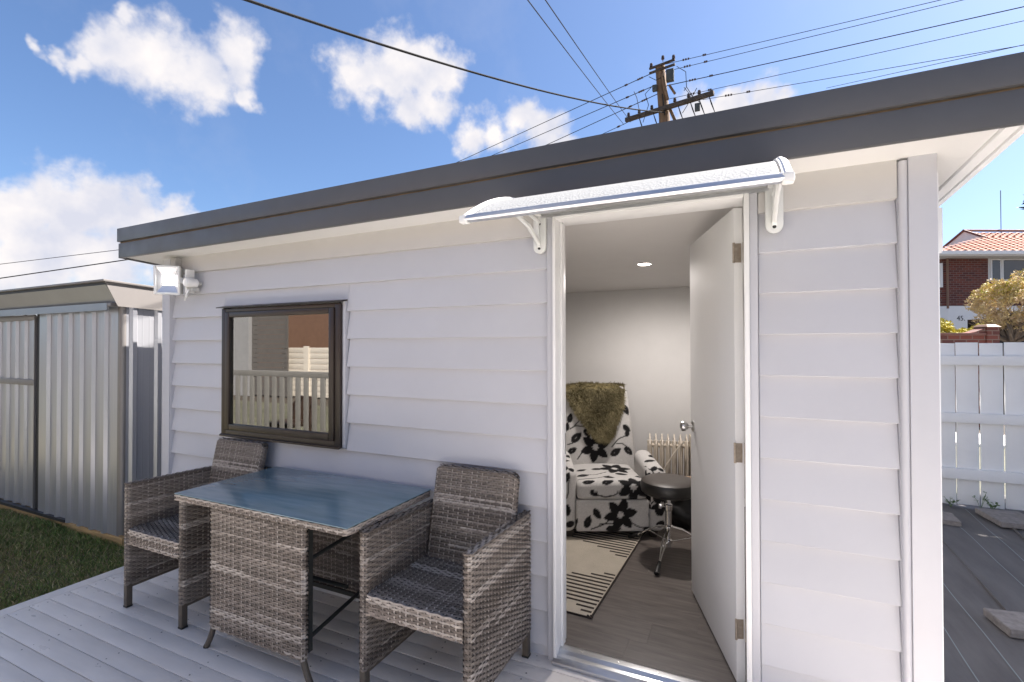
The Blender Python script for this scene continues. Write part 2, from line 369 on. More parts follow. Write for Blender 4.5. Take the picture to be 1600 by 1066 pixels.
class MB:
    """collects simple solids and links them as one mesh"""
    def __init__(self): self.v = []; self.f = []
    def quad(self, a, b, c, d):
        n = len(self.v); self.v += [tuple(a), tuple(b), tuple(c), tuple(d)]; self.f.append((n, n + 1, n + 2, n + 3)); return self
    def poly(self, pts):
        n = len(self.v); self.v += [tuple(p) for p in pts]; self.f.append(tuple(range(n, n + len(pts)))); return self
    def box(self, x0, x1, y0, y1, z0, z1):
        n = len(self.v)
        self.v += [(x0, y0, z0), (x1, y0, z0), (x1, y1, z0), (x0, y1, z0), (x0, y0, z1), (x1, y0, z1), (x1, y1, z1), (x0, y1, z1)]
        self.f += [tuple(n + i for i in q) for q in ((3, 2, 1, 0), (4, 5, 6, 7), (0, 1, 5, 4), (1, 2, 6, 5), (2, 3, 7, 6), (3, 0, 4, 7))]
        return self
    def hexa(self, pts):
        n = len(self.v); self.v += [tuple(p) for p in pts]
        self.f += [tuple(n + i for i in q) for q in ((3, 2, 1, 0), (4, 5, 6, 7), (0, 1, 5, 4), (1, 2, 6, 5), (2, 3, 7, 6), (3, 0, 4, 7))]
        return self
    def prism(self, prof, axis, a, b):
        """closed profile (list of 2D points) swept along an axis: 'x' profile is (y,z), 'y' is (x,z), 'z' is (x,y)"""
        def P(t, p):
            return {'x': (t, p[0], p[1]), 'y': (p[0], t, p[1]), 'z': (p[0], p[1], t)}[axis]
        n = len(self.v); k = len(prof)
        self.v += [P(a, p) for p in prof] + [P(b, p) for p in prof]
        for i in range(k):
            j = (i + 1) % k
            self.f.append((n + i, n + j, n + k + j, n + k + i))
        self.f.append(tuple(n + i for i in reversed(range(k)))); self.f.append(tuple(n + k + i for i in range(k)))
        return self
    def tube(self, path, r, seg=8, caps=True):
        pts = [Vector(p) for p in path]; n0 = len(self.v)
        rs = r if isinstance(r, (list, tuple)) else [r] * len(pts)
        up = Vector((0, 0, 1)); prev = None
        for i, p in enumerate(pts):
            d = (pts[min(i + 1, len(pts) - 1)] - pts[max(i - 1, 0)]).normalized()
            if prev is None:
                a = d.cross(up) if abs(d.z) < .95 else d.cross(Vector((1, 0, 0)))
            else:
                a = prev - d * prev.dot(d)
            a.normalize(); b = d.cross(a); prev = a
            for k in range(seg):
                t = 2 * math.pi * k / seg
                self.v.append(tuple(p + (a * math.cos(t) + b * math.sin(t)) * rs[i]))
        for i in range(len(pts) - 1):
            for k in range(seg):
                k2 = (k + 1) % seg
                self.f.append((n0 + i * seg + k, n0 + i * seg + k2, n0 + (i + 1) * seg + k2, n0 + (i + 1) * seg + k))
        if caps:
            self.f.append(tuple(n0 + k for k in reversed(range(seg)))); e = n0 + (len(pts) - 1) * seg
            self.f.append(tuple(e + k for k in range(seg)))
        return self
    def lathe(self, prof, c=(0, 0, 0), seg=24, axis='z'):
        """profile of (r, h) round an axis through c"""
        n0 = len(self.v); c = Vector(c)
        for (r, h) in prof:
            for k in range(seg):
                t = 2 * math.pi * k / seg
                q = {'z': (r * math.cos(t), r * math.sin(t), h), 'y': (r * math.cos(t), h, r * math.sin(t)), 'x': (h, r * math.cos(t), r * math.sin(t))}[axis]
                self.v.append(tuple(c + Vector(q)))
        for i in range(len(prof) - 1):
            for k in range(seg):
                k2 = (k + 1) % seg
                self.f.append((n0 + i * seg + k, n0 + i * seg + k2, n0 + (i + 1) * seg + k2, n0 + (i + 1) * seg + k))
        self.f.append(tuple(n0 + k for k in reversed(range(seg)))); e = n0 + (len(prof) - 1) * seg
        self.f.append(tuple(e + k for k in range(seg)))
        return self
    def mesh(self, name, m, bevel=0.0, smooth=False, bseg=2):
        me = bpy.data.meshes.new(name); me.from_pydata(self.v, [], self.f); me.update()
        bm = bmesh.new(); bm.from_mesh(me)
        bmesh.ops.recalc_face_normals(bm, faces=bm.faces)
        if bevel > 0:
            es = [e for e in bm.edges if len(e.link_faces) == 2 and e.calc_face_angle(0) > .35]
            bmesh.ops.bevel(bm, geom=es, offset=bevel, segments=bseg, affect='EDGES', clamp_overlap=True, profile=.6)
        bm.to_mesh(me); bm.free()
        if m: me.materials.append(MATS[m])
        if smooth or bevel > 0:
            me.polygons.foreach_set('use_smooth', [True] * len(me.polygons))
            me.set_sharp_from_angle(angle=R(35 if bevel == 0 else 40))
        return me
    def build(self, name, m, parent=None, loc=None, bevel=0.0, smooth=False, kind=None, bseg=2):
        """geometry in the parent's frame unless the parent is a world-frame root (then its offset is undone)"""
        me = self.mesh(name, m, bevel, smooth, bseg)
        if loc is None:
            loc = (0, 0, 0)
            q = parent
            if q is not None and q.get('_world'):
                loc = -Vector(q['_world'])
        return add_obj(name, me, parent, loc, kind)

def world_thing(name, label, cat, base, group=None):
    """a thing whose parts are written in world coordinates"""
    o = thing(name, label, cat, base, 0, group); o['_world'] = tuple(base)
    return o

def np_mesh(name, V, F, m, dye=None, smooth=True):
    me = bpy.data.meshes.new(name)
    me.from_pydata(np.asarray(V).tolist(), [], np.asarray(F).tolist() if not isinstance(F, list) else F)
    me.update()
    if dye is not None:
        at = me.color_attributes.new('dye', 'FLOAT_COLOR', 'POINT')
        c = np.ones((len(V), 4), np.float32); c[:, :3] = dye
        at.data.foreach_set('color', c.ravel())
    me.materials.append(MATS[m])
    if smooth: me.polygons.foreach_set('use_smooth', [True] * len(me.polygons))
    return me

def copy_tree(o, parent=None):
    c = o.copy(); COL.objects.link(c); c.parent = parent
    for ch in list(o.children): copy_tree(ch, c)
    return c

# ------------------------------------------------------------------ ground
g = MB(); g.quad((-300, -300, -.16), (300, -300, -.16), (300, 300, -.16), (-300, 300, -.16))
tag(g.build('ground', 'soil'), kind='structure')
g = MB(); g.quad((-30, -7.6, -.142), (12, -7.6, -.142), (12, -2.55, -.142), (-30, -2.55, -.142))
tag(g.build('bounce_lawn', 'verge'), kind='structure')  # lawn added behind the camera for its bounce light
g = MB(); g.quad((-60, 4.6, -.152), (60, 4.6, -.152), (60, 8.2, -.152), (-60, 8.2, -.152))
tag(g.build('verge', 'verge'), kind='structure')
g = MB(); g.box(-60, 60, 8.0, 9.2, -.3, -.11)
tag(g.build('pavement', 'house_white'), kind='structure')
g = MB(); g.quad((-60, 13.6, -.148), (60, 13.6, -.148), (60, 19, -.148), (-60, 19, -.148))
tag(g.build('road', 'asphalt'), kind='structure')

def lawn():
    bm = bmesh.new(); nx, ny = 60, 60
    rng = np.random.default_rng(3)
    x = np.linspace(-12, -3.66, nx); y = np.linspace(-2.6, 2.5, ny)
    V = [(a, b, -.128 + .012 * math.sin(a * 3.1 + b * 2.3) + .008 * math.sin(a * 7.7 - b * 5.1)) for b in y for a in x]
    F = [(j * nx + i, j * nx + i + 1, (j + 1) * nx + i + 1, (j + 1) * nx + i) for j in range(ny - 1) for i in range(nx - 1)]
    me = np_mesh('lawn', V, F, 'lawn_soil'); o = add_obj('lawn', me); tag(o, kind='structure'); bm.free()
    # blades: dense where the photograph sees them
    n = 120000
    px = rng.uniform(-7.2, -3.72, n); py = rng.uniform(-1.7, .9, n)
    far = (px > -4.42) | (py < .1); px = px[far]; py = py[far]; n = len(px)
    h = rng.uniform(.02, .055, n) * (1 + .5 * np.sin(px * 2.7 + 1) * np.sin(py * 3.3)); w = rng.uniform(.0018, .0036, n)
    a = rng.uniform(0, 2 * np.pi, n); lean = rng.uniform(.2, 1.1, n) * h; la = rng.uniform(0, 2 * np.pi, n)
    z0 = np.full(n, -.128) + .012 * np.sin(px * 3.1 + py * 2.3) + .008 * np.sin(px * 7.7 - py * 5.1)
    ca, sa = np.cos(a) * w, np.sin(a) * w
    mx, my = px + np.cos(la) * lean * .4, py + np.sin(la) * lean * .4
    tx, ty = px + np.cos(la) * lean, py + np.sin(la) * lean
    V = np.stack([np.stack([px - ca, py - sa, z0], 1), np.stack([px + ca, py + sa, z0], 1), np.stack([mx + ca * .8, my + sa * .8, z0 + h * .6], 1),
                  np.stack([mx - ca * .8, my - sa * .8, z0 + h * .6], 1), np.stack([tx, ty, z0 + h], 1)], 1).reshape(-1, 3)
    b = np.arange(n) * 5
    F = [(i, i + 1, i + 2, i + 3) for i in b.tolist()] + [(i + 3, i + 2, i + 4) for i in b.tolist()]
    pal = np.array([(.13, .19, .05), (.10, .15, .04), (.20, .21, .075), (.33, .28, .15), (.24, .185, .10)])
    dry = np.clip(.35 + .35 * np.sin(px * 1.9 + 2) * np.sin(py * 2.3 + .5) - .5 * py, .1, .8)
    pick = np.where(rng.random(n) < dry, rng.integers(2, 5, n), rng.integers(0, 3, n))
    dye = np.repeat(pal[pick] * rng.uniform(.75, 1.6, (n, 1)), 5, 0)
    me = np_mesh('grass', V, F, 'grass_dyed', dye, smooth=False)
    tag(add_obj('grass', me), 'short patchy lawn grass between grey shed and painted deck', 'grass', kind='stuff')
lawn()

# ------------------------------------------------------------------ deck
DECK_X0, DECK_X1 = -3.70, 1.9
def deck():
    d = MB(); d.box(DECK_X0 + .02, DECK_X1, -2.72, -.0, -.30, -.03)
    root = d.build('deck', 'deck_dirt'); tag(root, kind='structure')
    b = MB(); b.box(DECK_X0, DECK_X0 + .086, -2.72, .02, -.028, 0.0)
    b.build('border_plank', 'deck_paint', root, bevel=.003)
    b = MB(); b.box(DECK_X0 - .0, DECK_X0 + .019, -2.72, .02, -.15, -.0305)
    b.build('skirt_board', 'deck_paint', root, bevel=.002)
    L0 = DECK_X0 + .0895
    me = MB().box(0, DECK_X1 - L0, -.0437, .0437, -.028, 0).mesh('plank', 'deck_paint', .003)
    nails = MB(); rng = random.Random(5)
    y = -.033
    for i in range(30):
        o = add_obj('plank', me, root, (L0, y, rng.uniform(-.0008, .0008)))
        if y > -2.0:
            for xj in [L0 + .05 + .45 * k for k in range(12)]:
                for s in (-.024, .024):
                    if rng.random() < .8:
                        xx = xj + rng.uniform(-.012, .012); yy = y + s + rng.uniform(-.004, .004); r = rng.uniform(.0026, .0044)
                        nails.poly([(xx + r * math.cos(t), yy + r * math.sin(t), .0014) for t in np.linspace(0, 2 * math.pi, 7)[:-1]])
        y -= .0903
    nails.build('nail_heads', 'deck_dirt', root, kind='stuff')
deck()

# ------------------------------------------------------------------ cabin
CB = (-1.6, 1.3, 0.0)
cabin = world_thing('cabin', 'small pale grey weatherboard cabin with dark flat roof fascia and open door', 'cabin', CB)
XL, XR, YB = -3.777, .626, 2.75
ZK = [1.975 - .16 * k for k in range(14)]
def soffit_z(x, y): return 2.08 + .0068 * (x + 3.6) - .065 * y
def board(x0, x1, zlo, zhi, k, name='weatherboard'):
    zk = ZK[k]
    def yy(z): return -.008 + .027 * (z - zk) / .165
    m = MB()
    m.prism([(yy(zlo), zlo), (yy(zhi), zhi), (.034, zhi), (.034, zlo)], 'x', x0, x1)
    return m.build(name, 'board_paint', cabin, bevel=.0018, bseg=1)
WX0, WX1, WZ0, WZ1 = -3.104, -2.066, .870, 1.702      # window outer frame
SC = .022                                              # scriber width
DXL, DXR = -.808, .071                                 # door trim outer edges
BXL, BXR = -3.686, .515
for k in range(14):
    zlo = ZK[k]; zhi = zlo + .162
    if k == 0:
        continue
    zlo_c = max(zlo, -.05)
    if zlo >= WZ1 or zhi <= WZ0 + .001:
        board(BXL, DXL - .002, zlo_c, zhi, k)
    else:
        lo, hi = zlo_c, zhi
        board(BXL, WX0 - SC - .003, lo, hi, k)
        board(WX1 + SC + .003, DXL - .002, lo, hi, k)
        if zhi > WZ1 + .03:
            board(WX0 - SC - .0025, WX1 + SC + .0025, WZ1 + .014, hi, k)
        if zlo < WZ0 - .02:
            board(WX0 - SC - .0025, WX1 + SC + .0025, lo, WZ0 - .004, k)
    board(DXR + .002, BXR - .002, zlo_c, zhi, k)
# frieze board above the first lap
for x0, x1 in ((BXL, DXL - .002), (DXR + .002, BXR - .002)):
    m = MB(); m.prism([(-.010, 1.972), (-.010, 2.16), (.034, 2.16), (.034, 1.972)], 'x', x0, x1)
    m.build('frieze_board', 'frieze_paint', cabin, bevel=.002, bseg=1)
m = MB(); m.box(DXL, DXR, -.006, .034, 2.0775, 2.16); m.build('frieze_board', 'frieze_paint', cabin)
# side boards
for side, X, s in (('l', XL, -1), ('r', XR, 1)):
    for k in range(14):
        zk = ZK[k] if k else 1.975
        m = MB()
        def xx(z): return X + s * (.004 - .020 * (z - zk) / .165) - s * .022
        z0 = max(zk, -.1); z1 = zk + .162
        m.prism([(xx(z0), z0), (xx(z1), z1), (X - s * .06, z1), (X - s * .06, z0)], 'y', .06, YB)
        m.build('weatherboard', 'board_paint', cabin, bevel=.0018, bseg=1)
# corner posts
m = MB(); m.box(XL, XL + .088, -.022, .058, -.1, 2.16); m.build('corner_board', 'board_paint', cabin, bevel=.003)
m = MB(); m.box(XL + .090, XL + .094, -.014, .034, -.1, 2.16); m.build('scriber', 'board_paint', cabin)
m = MB(); m.box(.541, XR - .005, -.022, .058, -.1, 2.16); m.build('corner_board', 'board_paint', cabin, bevel=.003)
m = MB(); m.box(.5135, .5405, -.004, .034, -.1, 2.10); m.build('bead_backing', 'board_paint', cabin)
m = MB(); m.tube([(.528, -.010, -.1), (.528, -.010, 2.10)], .0135, 12); m.build('corner_bead', 'board_paint', cabin, smooth=True)
m = MB(); m.box(XR - .0045, XR + .004, -.002, .055, -.05, 2.05); m.build('side_trim', 'white_paint', cabin, bevel=.003)

# lining walls with openings
def wall_with_holes(name, y0, y1, mname):
    m = MB(); zt = 2.2
    a, b = XL + .06, XR - .06
    wx0, wx1, wz0, wz1 = WX0 + .05, WX1 - .05, WZ0 + .05, WZ1 - .05
    dx0, dx1, dz = -.770, .038, 2.05
    m.box(a, wx0, y0, y1, -.1, zt); m.box(wx0, wx1, y0, y1, -.1, wz0); m.box(wx0, wx1, y0, y1, wz1, zt)
    m.box(wx1, dx0, y0, y1, -.1, zt); m.box(dx0, dx1, y0, y1, dz, zt); m.box(dx1, b, y0, y1, -.1, zt)
    return m.build(name, mname, cabin)
wall_with_holes('front_lining', .036, .11, 'plaster')
m = MB(); m.box(XL + .06, XL + .10, .112, YB - .06, -.1, 2.3); m.build('end_lining', 'plaster', cabin)
m = MB(); m.box(XR - .10, XR - .06, .112, YB - .06, -.1, 2.3); m.build('end_lining', 'plaster', cabin)
m = MB(); m.box(XL + .06, XR - .06, 2.60, YB - .002, -.1, 2.3); m.build('back_lining', 'plaster', cabin)
m = MB(); m.box(XL + .102, XR - .102, 2.586, 2.599, .045, .115); m.build('skirting', 'white_paint', cabin, bevel=.003)
def ceil_z(y): return 2.177 - .070 * y
m = MB()
m.hexa([(XL + .05, .10, ceil_z(.1)), (XR - .05, .10, ceil_z(.1)), (XR - .05, 2.62, ceil_z(2.62)), (XL + .05, 2.62, ceil_z(2.62)),
        (XL + .05, .10, 2.205), (XR - .05, .10, 2.205), (XR - .05, 2.62, ceil_z(2.62) + .03), (XL + .05, 2.62, ceil_z(2.62) + .03)])
m.build('ceiling', 'ceiling_paint', cabin)
# floor of vinyl planks
m = MB(); m.box(XL + .06, XR - .06, .05, 2.62, -.1, .034); fl = m.build('floor', 'deck_dirt', cabin)
rng = random.Random(9); y = .052; row = 0
while y < 2.6:
    x = XL + .11 - rng.uniform(0, .9)
    while x < XR - .11:
        x1 = min(x + 1.2, XR - .105); x0 = max(x, XL + .105)
        if x1 - x0 > .02:
            p = MB().box(x0, x1 - .0006, y, min(y + .1794, 2.598), .0345, .042).build('plank', 'vinyl_plank', fl, loc=(0, 0, 0))
        x += 1.2
    y += .18; row += 1

# roof
def rz(x, y, top):
    base = 2.292 if top else 2.19
    return base + .0063 * (x + 3.98) - .065 * (y + .2)
RX0, RX1, RY0, RY1 = -3.98, .80, -.20, 3.0
m = MB()
P = [(RX0 + .02, RY0 + .03), (RX1 - .02, RY0 + .03), (RX1 - .02, RY1), (RX0 + .02, RY1)]
m.hexa([(x, y, rz(x, y, 1) - .05) for x, y in P] + [(x, y, rz(x, y, 1) - .008) for x, y in P])
m.build('roof', 'roof_metal', cabin)
def strip(x0, x1, y0, y1, lo, hi):
    m = MB()
    def z(x, y, d): return 2.287 + .0063 * (x + 3.98) - .065 * (y + .2) + d
    q = [(x0, y0), (x1, y0), (x1, y1), (x0, y1)]
    m.hexa([(x, y, z(x, y, lo)) for x, y in q] + [(x, y, z(x, y, hi)) for x, y in q])
    return m
for xa, xb in ((RX0, RX1),):
    strip(xa, xb, RY0 - .010, RY0 + .018, -.094, .0).build('fascia_upper', 'fascia_grey', cabin, bevel=.003)
for xa, xb in ((RX0, RX1),):
    strip(xa, xb, RY0, RY0 + .02, -.207, -.1035).build('fascia_lower', 'fascia_grey', cabin, bevel=.003)
strip(RX0 + .003, RX1 - .003, RY0 + .010, RY0 + .024, -.12, -.08).build('timber_batten', 'raw_timber', cabin)
strip(RX0, RX0 + .02, RY0 + .0205, RY1, -.094, .0).build('barge_upper', 'fascia_grey', cabin, bevel=.002)
strip(RX0 + .002, RX0 + .02, RY0 + .0205, RY1, -.207, -.096).build('barge_lower', 'fascia_grey', cabin, bevel=.002)
strip(RX1 - .02, RX1 - .0, RY0 + .0205, RY1, -.10, .0).build('barge_upper', 'fascia_grey', cabin, bevel=.002)
strip(RX1 - .022, RX1 - .002, RY0 + .0205, RY1, -.212, -.102).build('barge_lower', 'white_paint', cabin, bevel=.002)
strip(RX1 - .062, RX1 - .024, RY0 + .0205, RY1, -.206, -.17).build('barge_moulding', 'white_paint', cabin, bevel=.006)
strip(RX0 - .004, RX0 + .016, RY1 + .001, RY1 + .02, -.2, -.0).build('barge_return', 'fascia_grey', cabin)
for (xa, xb, ya, yb) in ((RX0 + .021, RX1 - .064, RY0 + .021, .058), (RX0 + .021, XL + .05, .0585, RY1), (XR - .05, RX1 - .064, .0585, RY1), (XL + .051, XR - .051, YB - .04, RY1)):
    q = [(xa, ya), (xb, ya), (xb, yb), (xa, yb)]
    m = MB(); m.hexa([(x, y, soffit_z(x, y)) for x, y in q] + [(x, y, soffit_z(x, y) + .012) for x, y in q])
    m.build('soffit', 'soffit_paint', cabin)

# window
win = MB()
for a in ((WX0, WX0 + .042, WZ0, WZ1), (WX1 - .042, WX1, WZ0, WZ1)): win.box(a[0], a[1], -.032, .10, a[2], a[3])
win.box(WX0 + .042, WX1 - .042, -.032, .10, WZ1 - .024, WZ1)
win.box(WX0 + .042, WX1 - .042, -.032, .10, WZ0, WZ0 + .036)
window = win.build('window', 'bronze', cabin, bevel=.003)
s = MB(); a, b, c, d = WX0 + .043, WX1 - .043, WZ0 + .037, WZ1 - .025
s.box(a, a + .040, -.040, .0, c, d); s.box(b - .040, b, -.040, .0, c, d); s.box(a + .040, b - .040, -.040, .0, c, c + .040); s.box(a + .040, b - .040, -.040, .0, d - .034, d)
s.build('sash', 'bronze', window, loc=(0, 0, 0), bevel=.006)
s = MB(); e = .052
s.box(a + .0402, a + .043, -.030, -.01, c + .0402, d - .0342); s.box(b - .043, b - .0402, -.030, -.01, c + .0402, d - .0342)
s.build('gasket', 'bronze_dark', window, loc=(0, 0, 0))
s = MB(); s.box(a + .039, b - .039, -.022, -.017, c + .039, d - .033); s.build('pane', 'window_glass', window, loc=(0, 0, 0))
s = MB(); s.prism([(-.058, WZ1 + .002), (-.058, WZ1 + .008), (.0, WZ1 + .022), (.0, WZ1 + .012)], 'x', WX0 - .022, WX1 + .025); s.build('head_flashing', 'bronze_dark', window, loc=(0, 0, 0), bevel=.001)
s = MB(); s.prism([(-.044, WZ0 - .006), (-.044, WZ0 + .004), (-.033, WZ0 + .010), (-.033, WZ0 - .003)], 'x', WX0 - .003, WX1 + .004); s.build('sill', 'bronze', window, loc=(0, 0, 0), bevel=.002)
for x0, x1 in ((WX0 - SC, WX0 - .002), (WX1 + .002, WX1 + SC)):
    m = MB(); m.prism([(-.016, WZ0 - .004), (-.016, WZ1 + .012), (.034, WZ1 + .012), (.034, WZ0 - .004)], 'x', x0, x1); m.build('scriber', 'board_paint', cabin, bevel=.002)
m = MB(); m.box(WX0 + .05, WX1 - .05, .10, .20, WZ0 + .030, WZ0 + .052); m.build('inner_sill', 'sill_white', window, loc=(0, 0, 0), bevel=.003)

# door frame
m = MB(); m.box(DXL, -.778, -.014, .034, -.01, 2.075); m.build('architrave', 'board_paint', cabin, bevel=.002)
m = MB(); m.box(.042, DXR, -.014, .034, -.01, 2.075); m.build('architrave', 'board_paint', cabin, bevel=.002)
m = MB(); m.box(-.776, .040, -.014, .034, 2.057, 2.0755); m.build('architrave', 'board_paint', cabin, bevel=.002)
f = MB(); f.box(-.7765, -.7615, -.030, .118, .0, 2.055)
frame = f.build('door_frame', 'white_paint', cabin, bevel=.003)
f = MB(); f.box(.022, .0415, -.030, .118, .0, 2.055); f.build('jamb', 'white_paint', frame, loc=(0, 0, 0), bevel=.003)
f = MB(); f.box(-.761, .0215, -.030, .118, 2.036, 2.055); f.build('head_jamb', 'white_paint', frame, loc=(0, 0, 0), bevel=.003)
f = MB(); f.box(-.761, -.750, .03, .072, .05, 2.0355); f.build('door_stop', 'white_paint', frame, loc=(0, 0, 0), bevel=.002)
f = MB(); f.box(-.761, -.760, .078, .108, .93, 1.03); f.build('strike_plate', 'bronze_dark', frame, loc=(0, 0, 0))
f = MB(); f.prism([(-.045, .004), (-.045, .018), (-.02, .034), (.0, .036), (.012, .050), (.045, .050), (.06, .044), (.06, .004)], 'x', -.7765, .0415)
th = f.build('threshold', 'aluminium', cabin, bevel=.0015)
f = MB()
for x in np.arange(-.66, .0, .17): f.lathe([(.004, .0502), (.004, .0516), (.001, .052)], (x, .028, 0), 8)
f.build('screw', 'steel', th, loc=(0, 0, 0))

# door leaf, hung on the right jamb and open into the room
HX, HY = .020, .108
leaf_ang = math.atan2(.855 - HY, -.221 - HX)
dl = empty('door', (HX - CB[0], HY - CB[1], 0)); dl.parent = cabin; dl.rotation_euler = (0, 0, leaf_ang)
m = MB(); m.box(0.002, .772, 0.0, .036, .055, 2.030); leaf = m.build('leaf', 'door_paint', dl, bevel=.002)
# local +y points to the camera side of the leaf for this swing
side = .036
k = MB()
k.lathe([(.030, .036), (.030, .040), (.026, .044), (.011, .046), (.010, .064), (.020, .070), (.0275, .082), (.0285, .092), (.024, .102), (.012, .107), (.002, .108)], (.708, 0, 1.00), 24, 'y')
k.build('knob', 'steel', dl, smooth=True)
k = MB()
k.lathe([(.002, -.072), (.012, -.071), (.024, -.066), (.0285, -.056), (.0275, -.046), (.020, -.034), (.010, -.028), (.011, -.010), (.026, -.008), (.030, -.004), (.030, -.0005)], (.708, 0, 1.00), 24, 'y')
k.build('knob', 'steel', dl, smooth=True)
m = MB(); m.box(.7725, .774, .008, .028, .94, 1.06); m.build('latch_plate', 'steel', dl)
for z in (.235, .965, 1.80):
    h = MB(); h.box(.0, .0018, .008, .032, z, z + .080)
    h.tube([(-.003, .038, z - .002), (-.003, .038, z + .082)], .0052, 10)
    h.build('hinge', 'brass_old', dl)
    h = MB(); h.box(.0195, .0217, .088, .117, z, z + .080); h.build('hinge_plate', 'brass_old', frame, loc=(0, 0, 0))

# downlight (lit)
DLX, DLY = -.635, 1.58
dz = ceil_z(DLY)
m = MB(); m.lathe([(.045, -.0005), (.052, -.004), (.052, -.0015), (.045, .0)], (0, 0, 0), 28)
dlo = m.build('downlight', 'fixture_white', cabin, loc=(DLX - CB[0], DLY - CB[1], dz - .0005))
m = MB(); m.lathe([(.040, -.004), (.0435, -.003), (.0435, -.001), (.040, -.0008)], (0, 0, 0), 28); m.build('lens', 'downlight_glow', dlo, loc=(0, 0, 0))
ld = bpy.data.lights.new('downlight_lamp', 'SPOT'); ld.energy = 20; ld.spot_size = R(176); ld.spot_blend = .75; ld.shadow_soft_size = .05; ld.color = (1.0, .955, .92)
lo = bpy.data.objects.new('downlight_lamp', ld); COL.objects.link(lo); lo.parent = dlo; lo.location = (0, 0, -.03)

# small white box on the far side wall, just clear of the corner
m = MB(); m.box(XR - .018, XR + .077, .20, .42, 1.80, 1.975)
tag(m.build('meter_box', 'white_paint', bevel=.012), 'white box fixed to the cabin end wall behind the corner board', 'meter box')

# ------------------------------------------------------------------ door canopy
def canopy():
    X0, X1 = -.846, .122
    root = world_thing('door_canopy', 'clear frosted curved canopy on white brackets above the cabin door', 'canopy', (-.364, -.02, 1.9))
    # profile of the curved sheet (y, z)
    prof = []
    for i in range(25):
        t = i / 24
        prof.append((-.70 * (1 - t) - .012, 1.885 + .455 * t - .28 * t * t))
    nseg = 60; V = []; F = []
    xs = np.linspace(X0 + .02, X1 - .02, nseg)
    for x in xs:
        for (y, z) in prof: V.append((x, y, z))
    k = len(prof)
    for i in range(nseg - 1):
        for j in range(k - 1): F.append((i * k + j, i * k + j + 1, (i + 1) * k + j + 1, (i + 1) * k + j))
    me = np_mesh('sheet', V, F, 'frosted_sheet')
    o = add_obj('sheet', me, root, -Vector(root['_world']))
    md = o.modifiers.new('thick', 'SOLIDIFY'); md.thickness = .004; md.offset = 0
    # front bar
    m = MB(); m.prism([(-.722, 1.872), (-.728, 1.880), (-.722, 1.894), (-.700, 1.900), (-.694, 1.880), (-.700, 1.872)], 'x', X0 + .012, X1 - .012)
    m.build('front_bar', 'aluminium', root, bevel=.002)
    m = MB(); m.prism([(-.032, 2.048), (-.032, 2.072), (-.016, 2.072), (-.016, 2.048)], 'x', X0 + .012, X1 - .012)
    m.build('wall_bar', 'aluminium', root)
    # arched end strips
    for (a, b) in ((X0 - .008, X0 + .016), (X1 - .016, X1 + .008)):
        for (h, lo, hi, xa, xb) in ((0, -.005, .008, a, b), (1, .008, .013, a + .008, a + .016)):
            Vv = []; Ff = []
            for (y, z) in prof:
                for (x, dd) in ((xa, lo), (xb, lo), (xb, hi), (xa, hi)): Vv.append((x, y - (dd if False else 0), z + dd))
            for i in range(k - 1):
                for q in range(4):
                    r_ = (q + 1) % 4
                    Ff.append((i * 4 + q, i * 4 + r_, (i + 1) * 4 + r_, (i + 1) * 4 + q))
            Ff.append((0, 1, 2, 3)); e_ = (k - 1) * 4; Ff.append((e_ + 3, e_ + 2, e_ + 1, e_))
            mm = MB(); mm.v = Vv; mm.f = Ff
            mm.build('end_strip', 'fixture_white', root, smooth=True)
        m = MB(); m.box(a - .003, b + .003, -.726, -.692, 1.868, 1.894); m.build('end_cap', 'fixture_white', root, bevel=.006)
    # brackets
    for xc in (-.840, .128):
        w = .028
        m = MB()
        pr = [(-.031 + xc, 2.06), (.031 + xc, 2.06)] + [(xc + .031 * math.cos(t), 1.915 - .031 * math.sin(t)) for t in np.linspace(0, math.pi, 12)]
        m.prism(pr, 'y', -.030, -.012)
        br = m.build('bracket', 'canopy_plastic', root, bevel=.003)
        # web tapering from the top of the plate towards the tip
        m = MB(); m.hexa([(xc - .008, -.031, 1.905), (xc + .008, -.031, 1.905), (xc + .008, -.031, 1.93), (xc - .008, -.031, 1.93),
                          (xc - .008, -.055, 1.94), (xc + .008, -.055, 1.94), (xc + .008, -.06, 2.05), (xc - .008, -.06, 2.05)])
        m.build('rib', 'canopy_plastic', br, loc=(0, 0, 0))
        m = MB(); m.tube([(xc, -.03, 1.925), (xc, -.16, 1.985), (xc, -.34, 2.012), (xc, -.52, 1.985), (xc, -.70, 1.885)], [.010, .011, .010, .009, .008], 8)
        m.build('arm', 'canopy_plastic', br, loc=(0, 0, 0), smooth=True)
        m = MB(); m.tube([(xc, -.03, 2.03), (xc, -.20, 2.045), (xc, -.34, 2.014)], .009, 8); m.build('strut', 'canopy_plastic', br, loc=(0, 0, 0), smooth=True)
        for z in (1.908, 2.022):
            m = MB(); m.lathe([(.001, -.036), (.0062, -.035), (.0075, -.031), (.0075, -.0305)], (xc, 0, z), 12, 'y'); m.build('bolt', 'black_rubber', br, loc=(0, 0, 0))
canopy()

